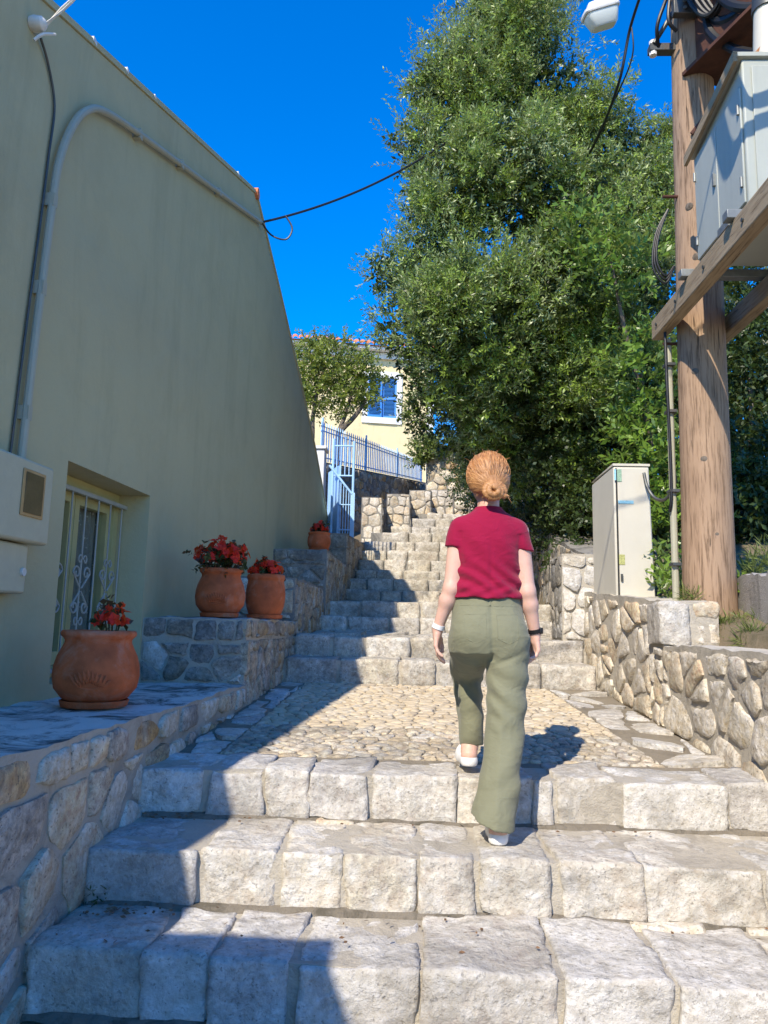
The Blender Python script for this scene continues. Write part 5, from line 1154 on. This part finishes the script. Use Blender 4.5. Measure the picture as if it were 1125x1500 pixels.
# joints (world metres)
SHL, ELL, WRL = (.222, 3.385, 1.985), (.190, 3.362, 1.715), (.133, 3.40, 1.535)
SHR, ELR, WRR = (.496, 3.385, 1.975), (.527, 3.365, 1.705), (.566, 3.40, 1.525)
HIR, KNR, ANR = (.435, 3.365, 1.50), (.438, 3.30, 1.11), (.378, 3.155, .80)
HIL, KNL, ANL = (.285, 3.385, 1.52), (.280, 3.72, 1.35), (.295, 3.605, 1.01)
body = Field()
body.loft([(1.44, .36, 3.375, .135, .10), (1.55, .36, 3.37, .155, .108), (1.68, .352, 3.385, .125, .092), (1.78, .352, 3.39, .128, .09), (1.90, .356, 3.39, .145, .10), (1.985, .357, 3.39, .135, .085), (2.03, .357, 3.39, .085, .07)], .02)
body.cone((.357, 3.395, 2.02), (.358, 3.41, 2.16), .050, .050, .03)
body.ell((.357, 3.425, 2.238), (.076, .096, .110), .02).ell((.357, 3.455, 2.175), (.060, .070, .062), .03)
body.cone((.357, 3.515, 2.245), (.357, 3.537, 2.205), .008, .014, .012)                    # nose
for s in (-1, 1):
    body.ell((.357+s*.031, 3.517, 2.238), (.016, .012, .010), .008, 's')                     # eye socket
    body.ell((.357+s*.031, 3.506, 2.238), (.012, .012, .012), .004)                          # eyeball
    body.ell((.357+s*.079, 3.425, 2.220), (.011, .022, .032), .008)                          # ear
body.ell((.357, 3.522, 2.168), (.022, .010, .006), .006); body.ell((.357, 3.527, 2.173), (.020, .004, .0015), .003, 's')
def arm(S, E, W):
    body.chain([S, E], [.043, .035], .03); m = tuple(np.array(E)*.7+np.array(W)*.3); body.chain([E, m, W], [.034, .034, .0225], .02)
arm(SHL, ELL, WRL); arm(SHR, ELR, WRR)
def hand(W, d, f, n, spread=1.0, curl=.5):
    """d along the hand, f towards the thumb side, n out of the palm"""
    W, d, f, n = [np.array(v, float) for v in (W, d, f, n)]; d /= np.linalg.norm(d); f -= d*(f@d); f /= np.linalg.norm(f); n = n-d*(n@d)-f*(n@f); n /= np.linalg.norm(n)
    body.cone(W, W+d*.035, .0225, .020, .012)
    for i, (o, L, r, kx) in enumerate(((.029, .068, .0086, .078), (.010, .076, .0090, .083), (-.009, .071, .0086, .079), (-.027, .056, .0076, .072))):
        kn = W+d*kx+f*o; body.cone(W+d*.025+f*o*.55, kn, .0125, .0100, .010)
        a = (o*3.6)*spread; fd = d*cos(a)+f*sin(a); c1 = curl*(.55+.12*i); c2 = c1+curl*.9; c3 = c2+curl*.6
        q = [kn]
        for frac, c in ((.45, c1), (.31, c2), (.24, c3)): q.append(q[-1]+(fd*cos(c)+n*sin(c))*L*frac)
        body.chain(q, [r*1.06, r, r*.94, r*.80], .004)
    t0 = W+d*.022+f*.018; t1 = t0+d*.026+f*.022+n*.010; t2 = t1+d*.030+f*.007+n*.008; t3 = t2+d*.024-f*.001+n*.006
    body.chain([t0, t1, t2, t3], [.015, .0118, .0100, .0082], .008)
hand(WRL, (-.06, .05, -1), (.15, 1, .1), (1, -.15, 0), 1.3, .42)
hand(WRR, (.02, .12, -1), (-.35, 1, .1), (-1, -.35, 0), .8, .60)
body.chain([HIR, KNR, ANR], [.085, .055, .038], .03); body.chain([HIL, KNL, ANL], [.085, .055, .038], .03)
def foot(A, heel, toe, sole):
    body.cone(A, (heel[0], heel[1]+.03, sole+.045), .034, .034, .02); body.cone((heel[0], heel[1]+.032, sole+.040), ((heel[0]+toe[0])/2, (heel[1]+toe[1])/2+.02, sole+.038), .031, .034, .02); body.cone(((heel[0]+toe[0])/2, (heel[1]+toe[1])/2+.02, sole+.036), (toe[0], toe[1]-.04, sole+.027), .034, .022, .02)
RH, RT, LH, LT = (.372, 3.118), (.392, 3.355), (.290, 3.545), (.280, 3.785)
SR, SL = .706, .925
foot(ANR, RH, RT, SR); foot(ANL, LH, LT, SL)
person = field_obj('person', body, .004, M['skin'])
tag(person, 'woman walking up the steps seen from behind, in a raspberry T-shirt and sage green trousers', 'person')
for s in (-1, 1):
    q = MB(); q.lathe([(.0005, -.010), (.008, -.006), (.0105, 0), (.008, .006), (.0005, .010)], (0, 0, 0), 12); q.v = [(.357+s*.031+x, 3.5075+y, 2.238+z) for x, y, z in q.v]; q.build('eye', M['plaster_white'], person, True)
# T-shirt
sh_ = Field()
_t = Field().loft([(1.60, .350, 3.385, .160, .124), (1.675, .350, 3.385, .159, .123), (1.71, .350, 3.387, .154, .118), (1.77, .352, 3.39, .151, .112), (1.85, .355, 3.39, .156, .113), (1.92, .357, 3.388, .160, .113), (1.975, .357, 3.388, .158, .104), (2.015, .357, 3.388, .140, .092), (2.045, .357, 3.390, .108, .080), (2.072, .357, 3.394, .066, .066), (2.086, .357, 3.396, .059, .060)]).ops[0]
sh_.add(lambda X, Y, Z: np.maximum(_t[0](X, Y, Z), 1.672+.003*np.sin(X*30)-Z), _t[1], _t[2], .02)
def sleeve(a, b, r0, r1, zc, sx):
    c = Field().cone(a, b, r0, r1).ops[0]
    sh_.add(lambda X, Y, Z: np.maximum(c[0](X, Y, Z), zc+(X-b[0])*sx-Z), c[1], c[2], .028)
sleeve((.236, 3.388, 1.985), (.190, 3.376, 1.86), .056, .046, 1.905, .18); sleeve((.480, 3.388, 1.977), (.524, 3.380, 1.85), .056, .046, 1.893, -.18)
def folds(X, Y, Z):
    g = np.exp(-((Z-1.75)/.07)**2)
    a = .006*np.sin((X*.55+Z*1.0)*95+2*np.sin(X*17))*g+.003*np.sin((-X*.5+Z)*120+1.3)*np.exp(-((Z-1.70)/.035)**2)
    b = .004*np.exp(-((X-.225-(1.93-Z)*.06)/.012)**2)*(Z < 1.97)*(Z > 1.80) + .004*np.exp(-((X-.488)/.012)**2)*(Z < 1.96)*(Z > 1.80)
    c = .004*np.exp(-((X-.357)/.010)**2)*np.exp(-((Z-1.80)/.12)**2)*(Y < 3.39)
    d = .0035*np.sin((X-.3)*60+Z*35)*np.exp(-((Z-1.90)/.06)**2)
    return a+b+c+d
sh_.disp(folds)
shirt = field_obj('t_shirt', sh_, .005, M['shirt'], person, 1)
# trousers
tq = Field()
tq.loft([(1.44, .352, 3.372, .158, .122), (1.50, .352, 3.366, .166, .128), (1.56, .352, 3.370, .162, .123), (1.62, .352, 3.380, .157, .114), (1.675, .351, 3.386, .146, .108), (1.685, .351, 3.387, .145, .107)], .02)
tq.ell((.292, 3.305, 1.52), (.082, .066, .085), .05).ell((.428, 3.300, 1.505), (.084, .068, .09), .05)
tq.loft([(.758, .346, 3.150, .092, .100), (.80, .354, 3.158, .089, .095), (.90, .379, 3.195, .084, .088), (1.02, .400, 3.245, .081, .085), (1.12, .417, 3.288, .081, .088), (1.25, .428, 3.322, .085, .098), (1.38, .434, 3.348, .092, .114), (1.50, .434, 3.365, .096, .12)], .03)
tq.cone((.285, 3.39, 1.47), (.285, 3.70, 1.335), .102, .078, .03); tq.cone((.285, 3.70, 1.335), (.308, 3.62, 1.02), .070, .055, .02); tq.cone((.285, 3.60, 1.36), (.306, 3.60, 1.05), .052, .050, .02)
def hem(X, Y, Z): return np.where(Y > 3.44, 1.005+.0*X, .782-(X-.35)*.28+(Y-3.15)*.12)-Z
tq.cut(hem)
def tfold(X, Y, Z):
    r_ = X > .357
    kn = np.exp(-((Z-1.28)/.14)**2)
    a = .0055*np.sin((Z+X*.75)*62+1.5*np.sin(X*22+Z*9))*kn*np.where(r_, 1, .6)
    b = .0042*np.sin((Z-.7*X)*48+1.1+np.sin(Z*21))*np.exp(-((Z-1.02)/.16)**2)
    c = .006*np.exp(-((X-.36-(1.50-Z)*.02)/.011)**2)*(Z > 1.40)*(Y < 3.39)
    d = .006*np.exp(-(((Z-1.415)-(X-.43)*.45)/.012)**2)*np.exp(-((X-.42)/.07)**2)*(Y < 3.36)
    e = .0045*np.sin(Y*55+Z*14)*np.exp(-((Z-.86)/.09)**2)
    f_ = -.004*np.exp(-((X-.395-(1.2-Z)*-.1)/.016)**2)*(Z < 1.28)*(Y < 3.3)
    return a+b+c+d+e+f_
tq.disp(tfold)
trou = field_obj('trousers', tq, .006, M['trouser'], person, 1)
def back_y(x, z, f=tq):
    y = np.linspace(3.0, 3.5, 400); d = f.at(np.full(400, x), y, np.full(400, z)); k = np.argmax(d < 0); return y[k] if d[k] < 0 else 3.3
def stitch(par, name, pts, r, mat):
    q = MB(); q.tube([(x, back_y(x, z)+r*.2, z) for x, z in pts], r, 5); return q.build(name, mat, par, True)
def path2(P, n=8): return [(a[0]+(b[0]-a[0])*t/n, a[1]+(b[1]-a[1])*t/n) for a, b in zip(P[:-1], P[1:]) for t in range(n)]+[P[-1]]
for cx_ in (.288, .425): stitch(trou, 'pocket', path2([(cx_-.047, 1.60), (cx_+.045, 1.603), (cx_+.043, 1.50), (cx_+.002, 1.478), (cx_-.044, 1.50), (cx_-.047, 1.60)]), .0022, M['trouser'])
stitch(trou, 'waistband', path2([(.225, 1.640), (.352, 1.637), (.478, 1.638)], 12), .0022, M['trouser'])
stitch(trou, 'belt_loop', path2([(.352, 1.675), (.352, 1.640)], 4), .006, M['trouser'])
stitch(trou, 'seam', path2([(.357, 1.635), (.359, 1.52), (.362, 1.44)], 10), .0022, M['trouser'])
# shoes: white open-heeled clogs
def shoe(h, t, s):
    f = Field(); mx, my = (h[0]+t[0])/2, (h[1]+t[1])/2
    f.cone((h[0], h[1]+.030, s+.022), (mx, my+.02, s+.024), .040, .044, .02).cone((mx, my+.02, s+.026), (t[0], t[1]-.045, s+.024), .047, .040, .02).cone((mx, my, s+.05), (t[0], t[1]-.07, s+.036), .036, .032, .03)
    f.cone((h[0], h[1]+.045, s+.075), (mx, my-.01, s+.085), .031, .034, .006, 's')
    f.cut(lambda X, Y, Z: s-Z); f.cut(lambda X, Y, Z: Z-(s+.045+np.clip((Y-my+.03)*.6, 0, .05)))
    return field_obj('shoe', f, .004, M['white_foam'], person, 1)
shoe(RH, RT, SR-.004); shoe(LH, LT, SL-.004)
# hair
hr = Field()
hr.ell((.357, 3.410, 2.243), (.093, .110, .107), .02)
hr.ell((.357, 3.37, 2.195), (.088, .072, .072), .04)
hr.cone((.357, 3.345, 2.19), (BUN.x, BUN.y+.02, BUN.z+.005), .055, .030, .02)
hr.add(lambda X, Y, Z: -(np.sqrt(((X-.357)/.082)**2+((Y-3.53)/.075)**2+((Z-2.20)/.105)**2)-1)*.075, (.2, 3.3, 2.0), (.5, 3.7, 2.4), 0, 'i')
hr.cut(lambda X, Y, Z: (2.135+(Y-3.33)*.35)-Z)
def strands(X, Y, Z):
    a = np.arctan2(X-BUN.x, Z-BUN.z); return .0006*np.sin(a*34+Y*30)+.0005*np.sin(a*57+1.3)
hr.disp(strands)
hair = field_obj('hair', hr, .004, M['hair'], person, 1)
bn = Field(); c_ = BUN+Vector((0, -.012, -.004))
P = []
for t in np.linspace(0, 1, 30):
    a = t*4.4*pi; r_ = .046*(1-.68*t); P.append((c_.x+r_*cos(a), c_.y-.026*t+.003*sin(a*3), c_.z+r_*.86*sin(a)))
bn.chain(P, [.0155-.004*i/29 for i in range(30)], .004); bn.ell(tuple(c_+Vector((0, .012, 0))), (.044, .026, .036), .008)
bn.chain([tuple(c_+Vector((.022, .0, -.012))), tuple(c_+Vector((.045, -.006, -.022))), tuple(c_+Vector((.066, 0, -.020)))], [.013, .010, .004], .006); bn.chain([tuple(c_+Vector((-.022, .01, .012))), tuple(c_+Vector((-.035, .0, -.008))), tuple(c_+Vector((-.02, -.004, -.034)))], [.012, .012, .010], .005)
bun = field_obj('hair_bun', bn, .003, M['hair'], hair)
wp = MB(); r8 = random.Random(5)
for i in range(26):
    x = r8.uniform(-1, 1); b0 = Vector((BUN.x+x*.06, 3.33+abs(x)*.03, 2.150)); e = b0+Vector((x*.02+r8.uniform(-.012, .012), -.012+r8.uniform(-.01, .01), -r8.uniform(.015, .05)))
    wp.tube([b0, b0.lerp(e, .5)+Vector((r8.uniform(-.006, .006), -.004, 0)), e], [.0016, .0012, .0004], 4)
for i in range(20):
    x = r8.uniform(-1, 1); b0 = Vector((.357+x*.08, 3.41+r8.uniform(-.06, .04), 2.243+.105*sqrt(max(.05, 1-x*x*.68)))); wp.tube([b0-Vector((0, 0, .01)), b0+Vector((x*.015, 0, .006)), b0+Vector((x*.03+r8.uniform(-.01, .01), -.01, .010))], [.0012, .0009, .0004], 4)
hc, hrad = Vector((.357, 3.405, 2.238)), Vector((.099, .114, .111)); bd = Vector(((BUN.x-hc.x)/hrad.x, (BUN.y-hc.y)/hrad.y, (BUN.z-hc.z)/hrad.z)).normalized()
for i in range(170):
    d0 = Vector((r8.gauss(0, 1), r8.gauss(-.2, .8), abs(r8.gauss(.6, .7)))).normalized(); lift = r8.uniform(.99, 1.02); w1 = r8.uniform(-.06, .06); pts = []
    if d0.y > .55: continue
    for t in np.linspace(0, .86, 9):
        d = (d0*(1-t)+bd*t); d += d0.cross(bd)*w1*sin(pi*t); d.normalize(); e = lift+.02*sin(pi*t)*r8.uniform(.6, 1)
        pts.append(hc+Vector((d.x*hrad.x, d.y*hrad.y, d.z*hrad.z))*e)
    wp.tube(pts, [.0005]+[.0013]*7+[.0008], 4)
tag(wp.build('loose_strands', M['hair'], hair, True), kind='stuff')
# wrist things
def ringband(name, W, E, r, w, mat, at=.06):
    W, E = Vector(W), Vector(E); d = (E-W).normalized(); c = W+d*at; a = d.orthogonal().normalized(); b = d.cross(a); q = MB(); v = []; f = []; n = 28
    for rr_, hh in ((r, -w/2), (r+.004, -w/2), (r+.004, w/2), (r, w/2)):
        for k in range(n): t = 2*pi*k/n; v.append(c+(a*cos(t)+b*sin(t))*rr_+d*hh)
    for i in range(4):
        for k in range(n): f.append((i*n+k, i*n+(k+1) % n, ((i+1) % 4)*n+(k+1) % n, ((i+1) % 4)*n+k))
    q.add(v, f); return q.build(name, mat, person, True)
ringband('wristband', WRL, ELL, .0255, .020, M['white_foam'], .012); ringband('watch_strap', WRR, ELR, .0255, .018, M['black'], .012)
q = MB(); q.box((-.012, -.006, -.014), (.012, .006, .014), Matrix.Translation((WRR[0]+.024, WRR[1]-.014, WRR[2]+.012)) @ Matrix.Rotation(radians(60), 4, 'Z')); bevel(q.build('watch', M['black'], person), .004)
